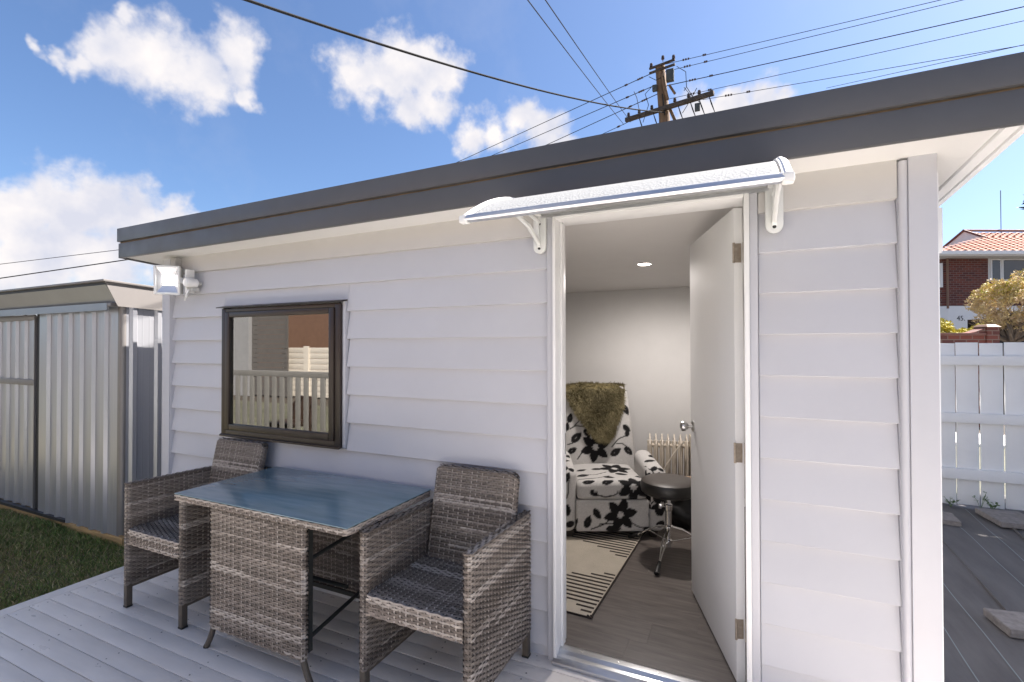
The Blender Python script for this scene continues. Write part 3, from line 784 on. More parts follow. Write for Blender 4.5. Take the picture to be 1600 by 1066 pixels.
# ------------------------------------------------------------------ floodlight
def floodlight():
    c = Vector((-3.52, -.13, 1.905))
    root = thing('floodlight', 'white LED floodlight, lit, with motion sensor under the left eave', 'floodlight', c)
    W, H = .076, .098
    rot = Matrix.Rotation(R(18), 3, 'Z')
    def fr():
        m = MB()
        m.box(-W, -W + .014, -.03, .01, -H, H); m.box(W - .014, W, -.03, .01, -H, H)
        m.box(-W + .014, W - .014, -.03, .01, H - .014, H); m.box(-W + .014, W - .014, -.03, .01, -H, -H + .014)
        return m
    head = empty('lamp_head'); head.parent = root; head.rotation_euler = (R(4), 0, R(44))
    fr().build('frame', 'fixture_white', head, bevel=.005)
    m = MB(); m.box(-W + .006, W - .006, .012, .075, -H + .006, H - .006); m.build('housing', 'fixture_grey', head, bevel=.008)
    m = MB(); a, b = W - .0145, H - .0145; s = .034
    for q in (((-a, -b), (a, -b), (s, -s), (-s, -s)), ((a, -b), (a, b), (s, s), (s, -s)), ((a, b), (-a, b), (-s, s), (s, s)), ((-a, b), (-a, -b), (-s, -s), (-s, s))):
        m.quad((q[0][0], -.020, q[0][1]), (q[1][0], -.020, q[1][1]), (q[2][0], .008, q[2][1]), (q[3][0], .008, q[3][1]))
    m.build('reflector', 'reflector', head)
    m = MB(); m.box(-s, s, .0085, .0115, -s, s); m.build('led', 'led_white', head)
    m = MB(); m.box(.058, .070, .03, .135, -.020, .020); m.box(-.03, .070, .125, .131, -.02, .02)
    m.build('bracket', 'fixture_white', root, bevel=.002)
    m = MB(); m.box(.098, .114, .05, .108, -.085, .075); m.build('junction', 'fixture_white', root, bevel=.004)
    m = MB(); m.lathe([(.001, -.045), (.026, -.042), (.030, -.034), (.030, .03), (.024, .034)], (.150, .065, -.02), 20, 'y')
    sn = m.build('sensor', 'fixture_white', root, smooth=True)
    m = MB(); m.box(.136, .166, .06, .11, -.075, -.052); m.tube([(.150, .09, -.02), (.170, .122, -.02)], .012, 10); m.build('sensor_mount', 'fixture_grey', root, bevel=.003)
    m = MB()
    m.tube([(.146, .05, -.065), (.140, .04, -.095), (.125, .04, -.120), (.105, .05, -.135)], .006, 8)
    m.tube([(.106, .06, -.02), (.120, .05, -.05), (.128, .05, -.09), (.113, .06, -.115), (.098, .07, -.09)], .005, 8)
    m.build('cable', 'fixture_white', root, smooth=True)
floodlight()
m = MB(); m.box(-3.625, -3.568, -.055, -.012, 1.99, 2.075)
tag(m.build('conduit_box', 'frieze_paint', bevel=.003), 'small grey conduit box under the eave above the floodlight', 'box')

# ------------------------------------------------------------------ wicker furniture
PAL = np.array([(.105, .085, .071), (.140, .115, .097), (.185, .155, .132), (.245, .210, .182), (.34, .30, .265)])
def weave(fn, L, H, seed, row=.0105, stake=.029, amp=.0032, closed=False, tone=1.0, tint=(1, 1, 1), bias=(.22, .28, .24, .16, .10)):
    """woven flat strands over stakes; fn(u, v) -> position, normal"""
    rng = np.random.default_rng(seed)
    ns = max(2, int(round(L / stake)));
    if closed and ns % 2: ns += 1
    st = L / ns; n = max(2, int(round(H / row))); rh = H / n
    tint = np.array(tint) * tone
    u = np.arange(ns * 2 + 1) * st / 2
    Vs = []; Fs = []; Cs = []; base = 0
    cur = 2
    for i in range(n):
        vc = (i + .5) * rh
        off = amp * np.cos(np.pi * (u / st + i))
        rows = []
        for (dv, do) in ((-.47, -.0010), (0, .0008), (.47, -.0010)):
            p, nn = fn(u, np.full_like(u, vc + dv * rh))
            rows.append(p + nn * (off + do)[:, None])
        m = len(u); V = np.stack(rows, 1).reshape(-1, 3)
        k = np.arange(m - 1) * 3 + base
        F = np.concatenate([np.stack([k, k + 1, k + 4, k + 3], 1), np.stack([k + 1, k + 2, k + 5, k + 4], 1)])
        # strand colour runs along the strand and changes now and then
        col = np.empty((m, 3)); j = 0
        if rng.random() < .4: cur = rng.choice(5, p=bias)
        c = cur
        while j < m:
            run = int(rng.integers(8, 34)); col[j:j + run] = PAL[c] * rng.uniform(.85, 1.15); j += run
            if rng.random() < .5: c = rng.choice(5, p=bias)
        Vs.append(V); Fs.append(F); Cs.append(np.repeat(col, 3, 0)); base += len(V)
    iv = np.arange(n); vv = (iv + .5) * rh
    sw = .0034
    for j in range(ns + (0 if closed else 1)):
        off = -amp * np.cos(np.pi * (j + iv)) + .0004
        L_, Rr = [], []
        p0, n0 = fn(np.full(n, np.clip(j * st - sw, 0, L)), vv); p1, n1 = fn(np.full(n, np.clip(j * st + sw, 0, L)), vv)
        V = np.stack([p0 + n0 * off[:, None], p1 + n1 * off[:, None]], 1).reshape(-1, 3)
        k = np.arange(n - 1) * 2 + base
        Fs.append(np.stack([k, k + 1, k + 3, k + 2], 1)); Vs.append(V)
        c = PAL[rng.choice([2, 3, 4, 4])] * rng.uniform(.9, 1.15)
        Cs.append(np.tile(c, (len(V), 1))); base += len(V)
    return np.concatenate(Vs), np.concatenate(Fs), np.clip(np.concatenate(Cs) * tint, 0, 1)

def merge(parts):
    V, F, C = [], [], []; b = 0
    for v, f, c in parts: V.append(v); F.append(f + b); C.append(c); b += len(v)
    return np.concatenate(V), np.concatenate(F), np.concatenate(C)

def rrect_loop(x0, x1, y0, y1, r, k=4):
    pts = []
    for (cx, cy, a0) in ((x1 - r, y0 + r, -90), (x1 - r, y1 - r, 0), (x0 + r, y1 - r, 90), (x0 + r, y0 + r, 180)):
        for i in range(k + 1):
            a = R(a0 + 90 * i / k); pts.append((cx + r * math.cos(a), cy + r * math.sin(a), math.cos(a), math.sin(a)))
    pts.append(pts[0]); P = np.array(pts)
    d = np.r_[0, np.cumsum(np.hypot(*np.diff(P[:, :2], axis=0).T))]
    return P, d
def loop_fn(P, d, zfn, shift=None):
    def fn(u, v):
        uu = np.mod(u, d[-1] + 1e-9)
        x = np.interp(uu, d, P[:, 0]); y = np.interp(uu, d, P[:, 1]); nx = np.interp(uu, d, P[:, 2]); ny = np.interp(uu, d, P[:, 3])
        z, dy = zfn(x, y, v)
        nn = np.stack([nx, ny, np.zeros_like(nx)], 1); nn /= np.linalg.norm(nn, axis=1)[:, None]
        return np.stack([x, y + dy, z], 1), nn
    return fn
def plane_fn(o, du, dv, n):
    o, du, dv, n = (np.array(a, float) for a in (o, du, dv, n))
    def fn(u, v): return o + u[:, None] * du + v[:, None] * dv, np.tile(n, (len(u), 1))
    return fn
def weave_obj(parts, parent, name='wicker_weave', m='wicker'):
    V, F, C = merge(parts)
    return add_obj(name, np_mesh(name, V, F, m, C), parent, kind='stuff')

def make_chair():
    root = thing('wicker_armchair', 'x', 'chair')
    sd_ = 100
    for s in (-1, 1):
        x0, x1 = (-.265, -.229) if s < 0 else (.229, .265)
        y0, y1 = -.285, .285
        core = MB(); core.hexa([(x0 + .005, y0 + .005, .125), (x1 - .005, y0 + .005, .125), (x1 - .005, y1 - .005, .125), (x0 + .005, y1 - .005, .125),
                                (x0 + .005, y0 + .005, .682), (x1 - .005, y0 + .005, .682), (x1 - .005, y1 - .005, .666), (x0 + .005, y1 - .005, .666)])
        arm = core.build('arm_panel', 'wicker_core', root)
        P, d = rrect_loop(x0, x1, y0, y1, .012)
        def zf(x, y, v): return .122 + v * (.566 + (-.016) * (y + .285) / .57) / .566, np.zeros_like(y)
        parts = [weave(loop_fn(P, d, zf), d[-1], .566, sd_ + s, closed=True)]
        parts.append(weave(plane_fn((x0, y0, .689), (0, 1, -.028), (1, 0, 0), (0, 0, 1)), .57, .036, sd_ + 5 + s, tone=1.05))
        weave_obj(parts, arm)
        for (yy) in (y0 + .018, y1 - .018):
            xc = (x0 + x1) / 2
            lg = MB(); lg.box(xc - .0155, xc + .0155, yy - .0155, yy + .0155, .006, .13)
            l = lg.build('leg', 'tube_brown', root, bevel=.005)
            MB().box(xc - .0165, xc + .0165, yy - .0165, yy + .0165, .0, .010).build('foot', 'black_rubber', l, bevel=.002)
        MB().box(x0 + .004, x1 - .004, y0 + .03, y1 - .03, .106, .1225).build('bottom_rail', 'tube_brown', root, bevel=.004)
    # seat
    core = MB(); core.box(-.227, .227, -.268, .21, .357, .418)
    seat = core.build('seat', 'wicker_core', root)
    def top(u, v):
        x = -.228 + u; y = -.276 + v
        z = .440 - .012 * np.cos(np.pi * (x / .6)) * np.sin(np.pi * np.clip((y + .276) / .486, 0, 1)) - .010 * np.exp(-((y + .276) / .012) ** 2)
        return np.stack([x, y, z], 1), np.tile(np.array([0, 0, 1.]), (len(u), 1))
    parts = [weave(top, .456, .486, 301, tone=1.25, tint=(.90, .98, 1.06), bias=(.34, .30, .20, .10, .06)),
             weave(plane_fn((-.228, -.279, .352), (1, 0, 0), (0, -.0, 1), (0, -1, 0)), .456, .083, 302, tone=1.25, bias=(.1, .2, .28, .25, .17))]
    weave_obj(parts, seat)
    # backrest
    P, d = rrect_loop(-.226, .226, .125, .162, .014)
    Hb = .45
    def zf(x, y, v):
        t = v / Hb
        edge = np.clip((np.abs(x) - .19) / .036, 0, 1)
        return .405 + v * (1 - .045 * edge ** 2), .095 * t
    bk = MB(); bk.hexa([(-.221, .131, .40), (.221, .131, .40), (.221, .156, .40), (-.221, .156, .40), (-.215, .224, .835), (.215, .224, .835), (.215, .248, .835), (-.215, .248, .835)])
    back = bk.build('backrest', 'wicker_core', root)
    parts = [weave(loop_fn(P, d, zf), d[-1], Hb, 401, closed=True, tone=1.0)]
    parts.append(weave(plane_fn((-.205, .222, .856), (1, 0, 0), (0, 1, 0), (0, 0, 1)), .41, .034, 402))
    weave_obj(parts, back)
    MB().box(-.228, .228, .262, .284, .40, .44).build('back_rail', 'tube_brown', root, bevel=.004)
    MB().tube([(-.20, .245, .42), (-.20, .255, .70)], .009, 8).build('back_stay', 'tube_brown', root)
    MB().tube([(.20, .245, .42), (.20, .255, .70)], .009, 8).build('back_stay', 'tube_brown', root)
    return root
ch = make_chair()
ch.location = (-2.856, -.300, 0)
tag(ch, 'woven grey brown wicker armchair left of the table, nearest the shed', 'chair', 'wicker armchairs at the table')
ch2 = copy_tree(ch)
ch2.location = (-1.156, -.300, 0)
tag(ch2, 'woven grey brown wicker armchair right of the table, beside the open door', 'chair', 'wicker armchairs at the table')

def make_table():
    root = thing('wicker_table', 'rectangular wicker table with blue glass top between two wicker armchairs', 'table', (-1.990, -.350, 0))
    hx, hy = .565, .298
    core = MB(); core.box(-hx + .008, hx - .008, -hy + .008, hy - .008, .690, .7165)
    top = core.build('table_top', 'wicker_core', root)
    P, d = rrect_loop(-hx, hx, -hy, hy, .018)
    def zf(x, y, v): return .688 + v, np.zeros_like(y)
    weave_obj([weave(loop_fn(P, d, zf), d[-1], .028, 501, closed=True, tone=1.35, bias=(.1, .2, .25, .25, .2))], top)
    MB().box(-hx + .002, hx - .002, -hy + .002, hy - .002, .7175, .7225).build('glass_top', 'table_glass', root, bevel=.0015)
    for sg, y in ((-1, -.268), (1, .246)):
        y0, y1 = y - .014, y + .014
        c = MB(); c.box(-.304, .304, y0 + .005, y1 - .005, .115, .684)
        pn = c.build('end_panel', 'wicker_core', root)
        P, d = rrect_loop(-.310, .310, y0, y1, .010)
        def zf(x, yy, v): return .110 + v, np.zeros_like(yy)
        weave_obj([weave(loop_fn(P, d, zf), d[-1], .575, 510 + sg, closed=True, tone=1.1, bias=(.16, .30, .28, .16, .10))], pn)
        for s in (-1, 1):
            m = MB(); m.tube([(s * .296, y, .16), (s * .297, y, .105), (s * .318, y, .055), (s * .348, y, .004)], .0135, 10)
            l = m.build('leg', 'tube_brown', root, smooth=True)
            MB().tube([(s * .346, y, .008), (s * .3505, y, .0)], .0145, 10).build('foot', 'black_rubber', l)
    fr = MB()
    for s in (-1, 1):
        fr.box(s * .285 - .011, s * .285 + .011, -.252, .230, .662, .684)
        fr.box(s * .285 - .011, s * .285 + .011, -.240, -.218, .125, .660)
        fr.box(s * .285 - .011, s * .285 + .011, .196, .218, .125, .660)
        fr.tube([(s * .285, -.23, .18), (s * .285, .21, .26)], .009, 8)
        fr.tube([(s * .285, -.23, .52), (s * .285, .21, .56)], .009, 8)
    fr.tube([(-.285, .0, .30), (.285, .0, .30)], .010, 8)
    fr.box(-.30, .30, .2185, .2305, .112, .135)
    fr.build('under_frame', 'frame_dark', root)
make_table()

# ------------------------------------------------------------------ garden shed
def shed():
    root = world_thing('garden_shed', 'ribbed grey metal garden shed on timber base beside the lawn', 'shed', (-5.7, .9, -.12))
    yf = .062; xs = -4.465; X0 = -7.35; Z0, Z1 = -.058, 1.80
    def ribbed(a, b, first, pitch, depth, w0, w1):
        """trapezoid ribs as (t, out) profile"""
        pts = [(a, 0)]; t = first
        while t + w0 < b:
            if t - w0 > a:
                pts += [(t - w0, 0), (t - w1, depth), (t + w1, depth), (t + w0, 0)]
                # two shallow swages between ribs
                for q in (.36, .64):
                    c = t + pitch * q
                    if c + .012 < b: pts += [(c - .006, 0), (c, .0012), (c + .006, 0)]
            t += pitch
        pts.append((b, 0)); return pts
    def sheet(name, pts, place, z0, z1, parent=root):
        V = []; F = []
        for (t, o) in pts: V += [place(t, o, z0), place(t, o, z1)]
        for i in range(len(pts) - 1): F.append((2 * i, 2 * i + 2, 2 * i + 3, 2 * i + 1))
        mb = MB(); mb.v = V; mb.f = F
        o = mb.build(name, 'shed_metal', parent)
        md = o.modifiers.new('t', 'SOLIDIFY'); md.thickness = .001
        return o
    # fixed front bay right of the door gap
    sheet('front_panel', ribbed(-5.782, -4.51, -5.609, .1855, .022, .030, .014), lambda t, o, z: (t, yf - o, z), Z0, Z1)
    # sliding door left of the gap
    dr = sheet('sliding_door', ribbed(X0, -5.895, -7.18, .1785, .020, .028, .013), lambda t, o, z: (t, yf + .030 - o, z), Z0 + .02, Z1 - .06)
    MB().box(X0, -5.896, yf + .004, yf + .012, 1.095, 1.150).build('door_rail', 'shed_trim', dr, loc=(0, 0, 0), bevel=.002)
    MB().box(X0, -5.896, yf + .004, yf + .02, Z1 - .10, Z1 - .05).build('top_rail', 'shed_trim', dr, loc=(0, 0, 0), bevel=.002)
    MB().box(-5.905, -5.893, yf + .006, yf + .035, Z0 + .02, Z1 - .06).build('stile', 'shed_trim', dr, loc=(0, 0, 0))
    MB().box(-5.885, -5.784, yf + .02, yf + .05, Z0, Z1 - .02).build('door_gap_post', 'shed_dark', root)
    # corner post (rounded)
    c = MB()
    arc = [(-4.512, yf - .002)] + [(-4.493 + .030 * math.sin(a), yf + .028 - .030 * math.cos(a)) for a in np.linspace(0, math.pi / 2, 9)] + [(xs, yf + .036)]
    arc2 = [(x - .004, y + .004) for x, y in reversed(arc)]
    V = []; F = []
    for (x, y) in arc: V += [(x, y, Z0), (x, y, Z1)]
    for i in range(len(arc) - 1): F.append((2 * i, 2 * i + 2, 2 * i + 3, 2 * i + 1))
    c.v = V; c.f = F; o = c.build('corner_post', 'shed_trim', root, smooth=True)
    # side
    sheet('side_panel', ribbed(yf + .034, 2.0, yf + .085, .1855, .022, .030, .014), lambda t, o, z: (xs + o, t, z), Z0, Z1)
    MB().box(X0, X0 + .02, yf, 2.0, Z0, Z1).build('far_panel', 'shed_metal', root)
    MB().box(X0, xs, 1.98, 2.0, Z0, Z1).build('back_panel', 'shed_metal', root)
    # roof
    m = MB(); m.hexa([(X0 - .05, -.085, 1.958), (xs + .05, -.085, 1.958), (xs + .05, 2.08, 1.86), (X0 - .05, 2.08, 1.86), (X0 - .05, -.085, 1.974), (xs + .05, -.085, 1.974), (xs + .05, 2.08, 1.876), (X0 - .05, 2.08, 1.876)])
    m.build('roof', 'shed_trim', root, bevel=.002)
    # sloping front fascia
    m = MB(); m.prism([(-.062, 1.934), (-.058, 1.934), (.024, 1.800), (.018, 1.800)], 'x', X0 - .04, xs + .028); m.build('fascia', 'shed_fascia', root)
    MB().box(X0 - .03, xs + .02, -.060, -.02, 1.936, 1.957).build('eave_shade', 'shed_dark', root)  # dark strip stands in for the shade under the roof edge
    # door track / gutter
    m = MB(); m.prism([(.0, 1.742), (-.014, 1.742), (-.014, 1.800), (-.006, 1.800), (-.006, 1.752), (.0, 1.752)], 'x', X0 - .03, xs - .055); m.build('door_track', 'shed_fascia', root)
    m = MB(); m.box(xs - .055, xs + .0, -.012, .05, 1.772, 1.80); m.build('track_end', 'shed_trim', root, bevel=.002)
    # side fascia
    m = MB(); m.hexa([(xs + .028, -.070, 1.962), (xs + .034, -.070, 1.962), (xs + .034, .02, 1.772), (xs + .028, .02, 1.772), (xs + .028, 2.08, 1.868), (xs + .034, 2.08, 1.868), (xs + .034, 2.08, 1.68), (xs + .028, 2.08, 1.68)])
    m.build('side_fascia', 'shed_trim', root)
    # base
    MB().box(X0, xs + .055, yf - .012, yf + .035, -.125, -.060).build('base_timber', 'pine', root, bevel=.003)
    MB().box(xs + .008, xs + .0545, yf + .036, 2.0, -.125, -.060).build('base_timber', 'pine', root, bevel=.003)
    MB().box(X0, -5.255, yf - .030, yf + .01, -.058, -.034).build('bottom_track', 'shed_dark', root)
    MB().box(X0, xs - .0, yf + .0, 2.0, -.056, -.05).build('floor', 'pine', root)
    MB().lathe([(.001, -.030), (.012, -.028), (.012, -.004)], (-5.93, .03, 1.748), 10, 'y').build('rivet', 'shed_trim', root)
shed()

# ------------------------------------------------------------------ yard at the right
def yard():
    nx, ny = 70, 90
    xs = np.linspace(.60, 4.2, nx); ys = np.linspace(-.2, 4.6, ny)
    rng = np.random.default_rng(8); V = []
    ph = rng.uniform(0, 6.28, 8)
    for y in ys:
        for x in xs:
            z = -.112 + .006 * math.sin(x * 5 + y * 1.3 + ph[0]) + .004 * math.sin(x * 13 - y * 2.1 + ph[1]) + .003 * math.sin(x * 2.2 + y * 7 + ph[2])
            z += .010 * math.exp(-((x - 1.43 - .035 * (y - 2.3)) / .012) ** 2) * (1 if 1.2 < y < 3.2 else 0)
            if y > 3.6: z += .03 * (y - 3.6) * math.sin(x * 9 + ph[3]) * .5
            V.append((x, y, z))
    F = [(j * nx + i, j * nx + i + 1, (j + 1) * nx + i + 1, (j + 1) * nx + i) for j in range(ny - 1) for i in range(nx - 1)]
    o = add_obj('weed_mat', np_mesh('weed_mat', V, F, 'mat_cloth')); tag(o, kind='structure')
    for (x0, y0, x1, y1) in ((1.60, .6, 1.735, 3.75), (1.17, .5, 1.25, 3.0), (.985, .4, 1.06, 2.4), (1.80, 1.8, 1.965, 3.95), (2.25, 1.8, 2.40, 3.8)):
        t = MB(); L = 26
        for i in range(L):
            f0, f1 = i / L, (i + 1) / L
            def zz(x, y): return -.112 + .006 * math.sin(x * 5 + y * 1.3 + ph[0]) + .004 * math.sin(x * 13 - y * 2.1 + ph[1]) + .003 * math.sin(x * 2.2 + y * 7 + ph[2]) + .0035
            a = (x0 + (x1 - x0) * f0, y0 + (y1 - y0) * f0); b = (x0 + (x1 - x0) * f1, y0 + (y1 - y0) * f1); w = .0028
            t.quad((a[0] - w, a[1], zz(*a)), (a[0] + w, a[1], zz(*a)), (b[0] + w, b[1], zz(*b)), (b[0] - w, b[1], zz(*b)))
        t.build('thread_line', 'mat_thread', o)
    # dark slits where two widths of the cloth overlap
    for (x0, y0, x1, y1) in ((1.40, 1.5, 1.47, 3.0), (2.0, 2.6, 2.12, 3.55)):
        t = MB(); t.prism([(0, 0), (.02, 0), (.012, .008)], 'y', 0, 1)
        f = MB(); f.hexa([(x0, y0, -.108), (x0 + .016, y0, -.108), (x1 + .016, y1, -.108), (x1, y1, -.108), (x0 + .003, y0, -.094), (x0 + .010, y0, -.098), (x1 + .010, y1, -.098), (x1 + .003, y1, -.094)])
        f.build('cloth_fold', 'mat_cloth', o)
yard()

def paver(cx, cy, hx, hy, rot, label, seed):
    rng = random.Random(seed)
    bm = bmesh.new(); bmesh.ops.create_cube(bm, size=1.0)
    for v in bm.verts: v.co = Vector((v.co.x * 2 * hx, v.co.y * 2 * hy, (v.co.z + .5) * .045))
    bmesh.ops.subdivide_edges(bm, edges=bm.edges[:], cuts=5, use_grid_fill=True)
    es = [e for e in bm.edges if len(e.link_faces) == 2 and e.calc_face_angle(0) > .5]
    bmesh.ops.bevel(bm, geom=es, offset=.004, segments=2, affect='EDGES')
    for v in bm.verts: v.co += Vector((rng.uniform(-.0022, .0022), rng.uniform(-.0022, .0022), rng.uniform(-.0012, .0012) if v.co.z > .01 else 0))
    me = bpy.data.meshes.new('paver'); bm.to_mesh(me); bm.free(); me.materials.append(MATS['paver'])
    o = add_obj('paver', me, None, (cx, cy, -.106)); o.rotation_euler = (0, 0, rot)
    tag(o, label, 'paver', 'concrete pavers holding down the weed mat')
paver(1.475, 1.485, .19, .115, R(8), 'weathered concrete paver in the foreground of the black weed mat', 1)
paver(2.17, 3.63, .16, .20, R(6), 'concrete paver near the fence at the right edge of the photo', 2)
paver(1.62, 3.42, .115, .13, R(-4), 'concrete paver near the fence, partly hidden by the cabin corner', 3)

def weed(x, y, n, h, label, seed):
    rng = random.Random(seed); root = thing('weed', label, 'plant', (x, y, -.112), 0, 'weeds along the fence foot')
    st = MB(); lf = MB()
    for i in range(n):
        a = rng.uniform(0, 6.28); hh = h * rng.uniform(.5, 1); rr = hh * rng.uniform(.3, .8)
        tip = Vector((math.cos(a) * rr, math.sin(a) * rr * .6, hh))
        st.tube([(0, 0, 0), tuple(tip * .5 + Vector((0, 0, hh * .12))), tuple(tip)], .0016, 5)
        for q in range(5):
            c = tip * rng.uniform(.45, 1.05); d = Vector((rng.uniform(-1, 1), rng.uniform(-1, 1), rng.uniform(-.1, .5))).normalized(); w = d.cross(Vector((0, 0, 1))).normalized()
            l = rng.uniform(.016, .034)
            lf.poly([c, c + d * l * .5 + w * l * .36, c + d * l, c + d * l * .5 - w * l * .36])
    st.build('stem', 'weed', root); lf.build('leaf', 'weed', root, kind='stuff')
weed(1.86, 3.95, 7, .09, 'low leafy weed at the fence foot, nearest the cabin corner', 4)
weed(2.16, 3.93, 9, .12, 'leafy green weed at the fence foot behind the right paver', 5)
weed(2.09, 3.98, 4, .20, 'tall thin weed climbing a gap between fence palings', 6)

def fence():
    root = world_thing('paling_fence', 'white painted paling fence with three rails behind the yard', 'fence', (1.8, 4.04, -.11))
    rng = random.Random(12)
    for i in range(19):
        x = -.19 + .1775 * i + .0
        m = MB(); m.box(0, .166, 0, .019, -.10, 1.478)
        me = m.mesh('paling', 'fence_paint', .003)
        o = add_obj('paling', me, root, Vector((x - .002 + rng.uniform(-.002, .002), 4.03, rng.uniform(-.004, .004))) - Vector(root['_world']))
    for z0, z1 in ((1.262, 1.352), (.703, .795), (.155, .257)):
        MB().box(-.25, 3.2, 3.985, 4.0285, z0, z1).build('rail', 'fence_paint', root, bevel=.003)
    for x in (-.15, 2.75):
        MB().box(x, x + .09, 4.05, 4.14, -.16, 1.40).build('post', 'fence_paint', root, bevel=.003)
fence()

# ------------------------------------------------------------------ foliage helpers
def leaf_cloud(name, parent, m, centers, n, size, seed, flat=.0):
    """leaf faces spread through clumps (x, y, z, r)"""
    rng = np.random.default_rng(seed)
    C = np.array(centers); w = C[:, 3] ** 2; w /= w.sum()
    idx = rng.choice(len(C), n, p=w)
    d = rng.normal(size=(n, 3)); d /= np.linalg.norm(d, axis=1)[:, None]
    rad = rng.uniform(.35, 1.06, n) ** .6
    P = C[idx, :3] + d * (C[idx, 3] * rad)[:, None]
    a = rng.normal(size=(n, 3)); a /= np.linalg.norm(a, axis=1)[:, None]
    b = np.cross(a, rng.normal(size=(n, 3))); b /= np.linalg.norm(b, axis=1)[:, None]
    s = size * rng.uniform(.5, 1.3, n)[:, None]
    V = np.stack([P - a * s, P + b * s * .45, P + a * s, P - b * s * .45], 1).reshape(-1, 3)
    k = np.arange(n) * 4; F = np.stack([k, k + 1, k + 2, k + 3], 1)
    off = Vector((0, 0, 0))
    if parent is not None and parent.get('_world'): off = -Vector(parent['_world'])
    return add_obj(name, np_mesh(name, V, F, m, smooth=False), parent, off, kind='stuff')

def dark_tree():
    root = world_thing('evergreen_tree', 'dark evergreen tree whose leaf tips reach in at the right edge', 'tree', (5.4, 4.9, -.15))
    rng = random.Random(3)
    t = MB(); t.tube([(5.4, 4.9, -.2), (5.35, 4.9, 1.5), (5.2, 4.8, 3.2), (5.0, 4.7, 5.0)], [.24, .20, .16, .08], 10)
    cl = [(3.74, 6.35, 3.36, .34), (4.2, 6.3, 3.9, .5)]
    while len(cl) < 46:
        a = rng.uniform(0, 6.28); r = 2.0 * math.sqrt(rng.random()); z = rng.uniform(2.9, 5.7); q = rng.uniform(.45, .75)
        r *= math.sqrt(max(.15, 1 - ((z - 4.2) / 1.9) ** 2))
        x, y = 5.05 + r * math.cos(a), 4.6 + r * math.sin(a)
        if x - q < .425 * (y + q + 2.137): continue
        cl.append((x, y, z, q))
    for (x, y, z, q) in cl:
        t.tube([(5.2, 4.8, max(1.6, z - 1.4)), ((x + 5.2) / 2, (y + 4.8) / 2, z - .4), (x, y, z)], [.05, .03, .012], 6)
    t.build('trunk', 'bark', root, smooth=True)
    leaf_cloud('crown', root, 'leaf_dark', cl, 42000, .10, 5)
dark_tree()

def pollard():
    B = Vector((5.62, 12.6, -.15))
    root = world_thing('pollarded_tree', 'round clipped tree with sparse yellow and pinkish leaves in front of brick house', 'tree', tuple(B))
    rng = random.Random(21); t = MB()
    t.tube([B + Vector((-.05, 0, 0)), B + Vector((-.06, 0, 1.0)), B + Vector((-.02, 0, 1.62))], [.15, .12, .13], 10)
    t.tube([B + Vector((.12, .05, 0)), B + Vector((.16, .05, 1.0)), B + Vector((.10, .05, 1.62))], [.11, .09, .09], 10)
    tips = []
    for i in range(26):
        a = rng.uniform(0, 6.28); e = rng.uniform(.05, 1.35); l = rng.uniform(.6, .85)
        d = Vector((math.cos(a) * math.cos(e), math.sin(a) * math.cos(e), math.sin(e) * .85))
        p0 = B + Vector((.0, 0, 1.66)); p1 = p0 + d * l * .5 + Vector((0, 0, .06)); p2 = p0 + d * l + Vector((0, 0, .10))
        t.tube([p0, p1, p2], [.045, .026, .012], 6); tips.append(p2)
        for q in range(5):
            f = p1.lerp(p2, rng.uniform(.2, 1)); dd = Vector((rng.uniform(-1, 1), rng.uniform(-1, 1), rng.uniform(-.3, 1))).normalized()
            t.tube([f, f + dd * rng.uniform(.15, .3)], [.010, .004], 4)
    t.build('trunk', 'bark', root, smooth=True)
    c0 = B + Vector((0, 0, 2.56)); cl = []
    for i in range(230):
        d = Vector((rng.gauss(0, 1), rng.gauss(0, 1), rng.gauss(0, 1))).normalized(); r = rng.uniform(.55, 1.0)
        p = c0 + Vector((d.x * .72, d.y * .72, d.z * .62)) * r
        cl.append((p.x, p.y, p.z, rng.uniform(.07, .16)))
    leaf_cloud('crown', root, 'leaf_gold', cl, 14000, .03, 6)
    up = [c for c in cl if c[2] > c0.z + .1]
    leaf_cloud('young_leaves', root, 'leaf_yellow', up, 2600, .03, 7)
pollard()

def bush(x, y, z, r, label, seed):
    root = world_thing('garden_shrub', label, 'shrub', (x, y, -.15), 'yellow shrubs behind the brick wall')
    rng = random.Random(seed); t = MB(); cl = []
    for i in range(14):
        a = rng.uniform(0, 6.28); rr = r * rng.uniform(.1, .9)
        p = (x + rr * math.cos(a), y + rr * math.sin(a), z - r * .5 + rng.uniform(-.3, .45) * r)
        cl.append((*p, r * rng.uniform(.22, .4))); t.tube([(x, y, -.15), p], .012, 5)
    t.build('stem', 'bark', root); leaf_cloud('foliage', root, 'leaf_yellow', cl, 2600, .035, seed)
bush(4.05, 11.35, 1.92, .42, 'yellow flowering shrub behind the garden wall, nearest the cabin corner', 31)
bush(4.62, 11.6, 1.86, .22, 'small yellow shrub behind the garden wall, next to the pillar', 32)

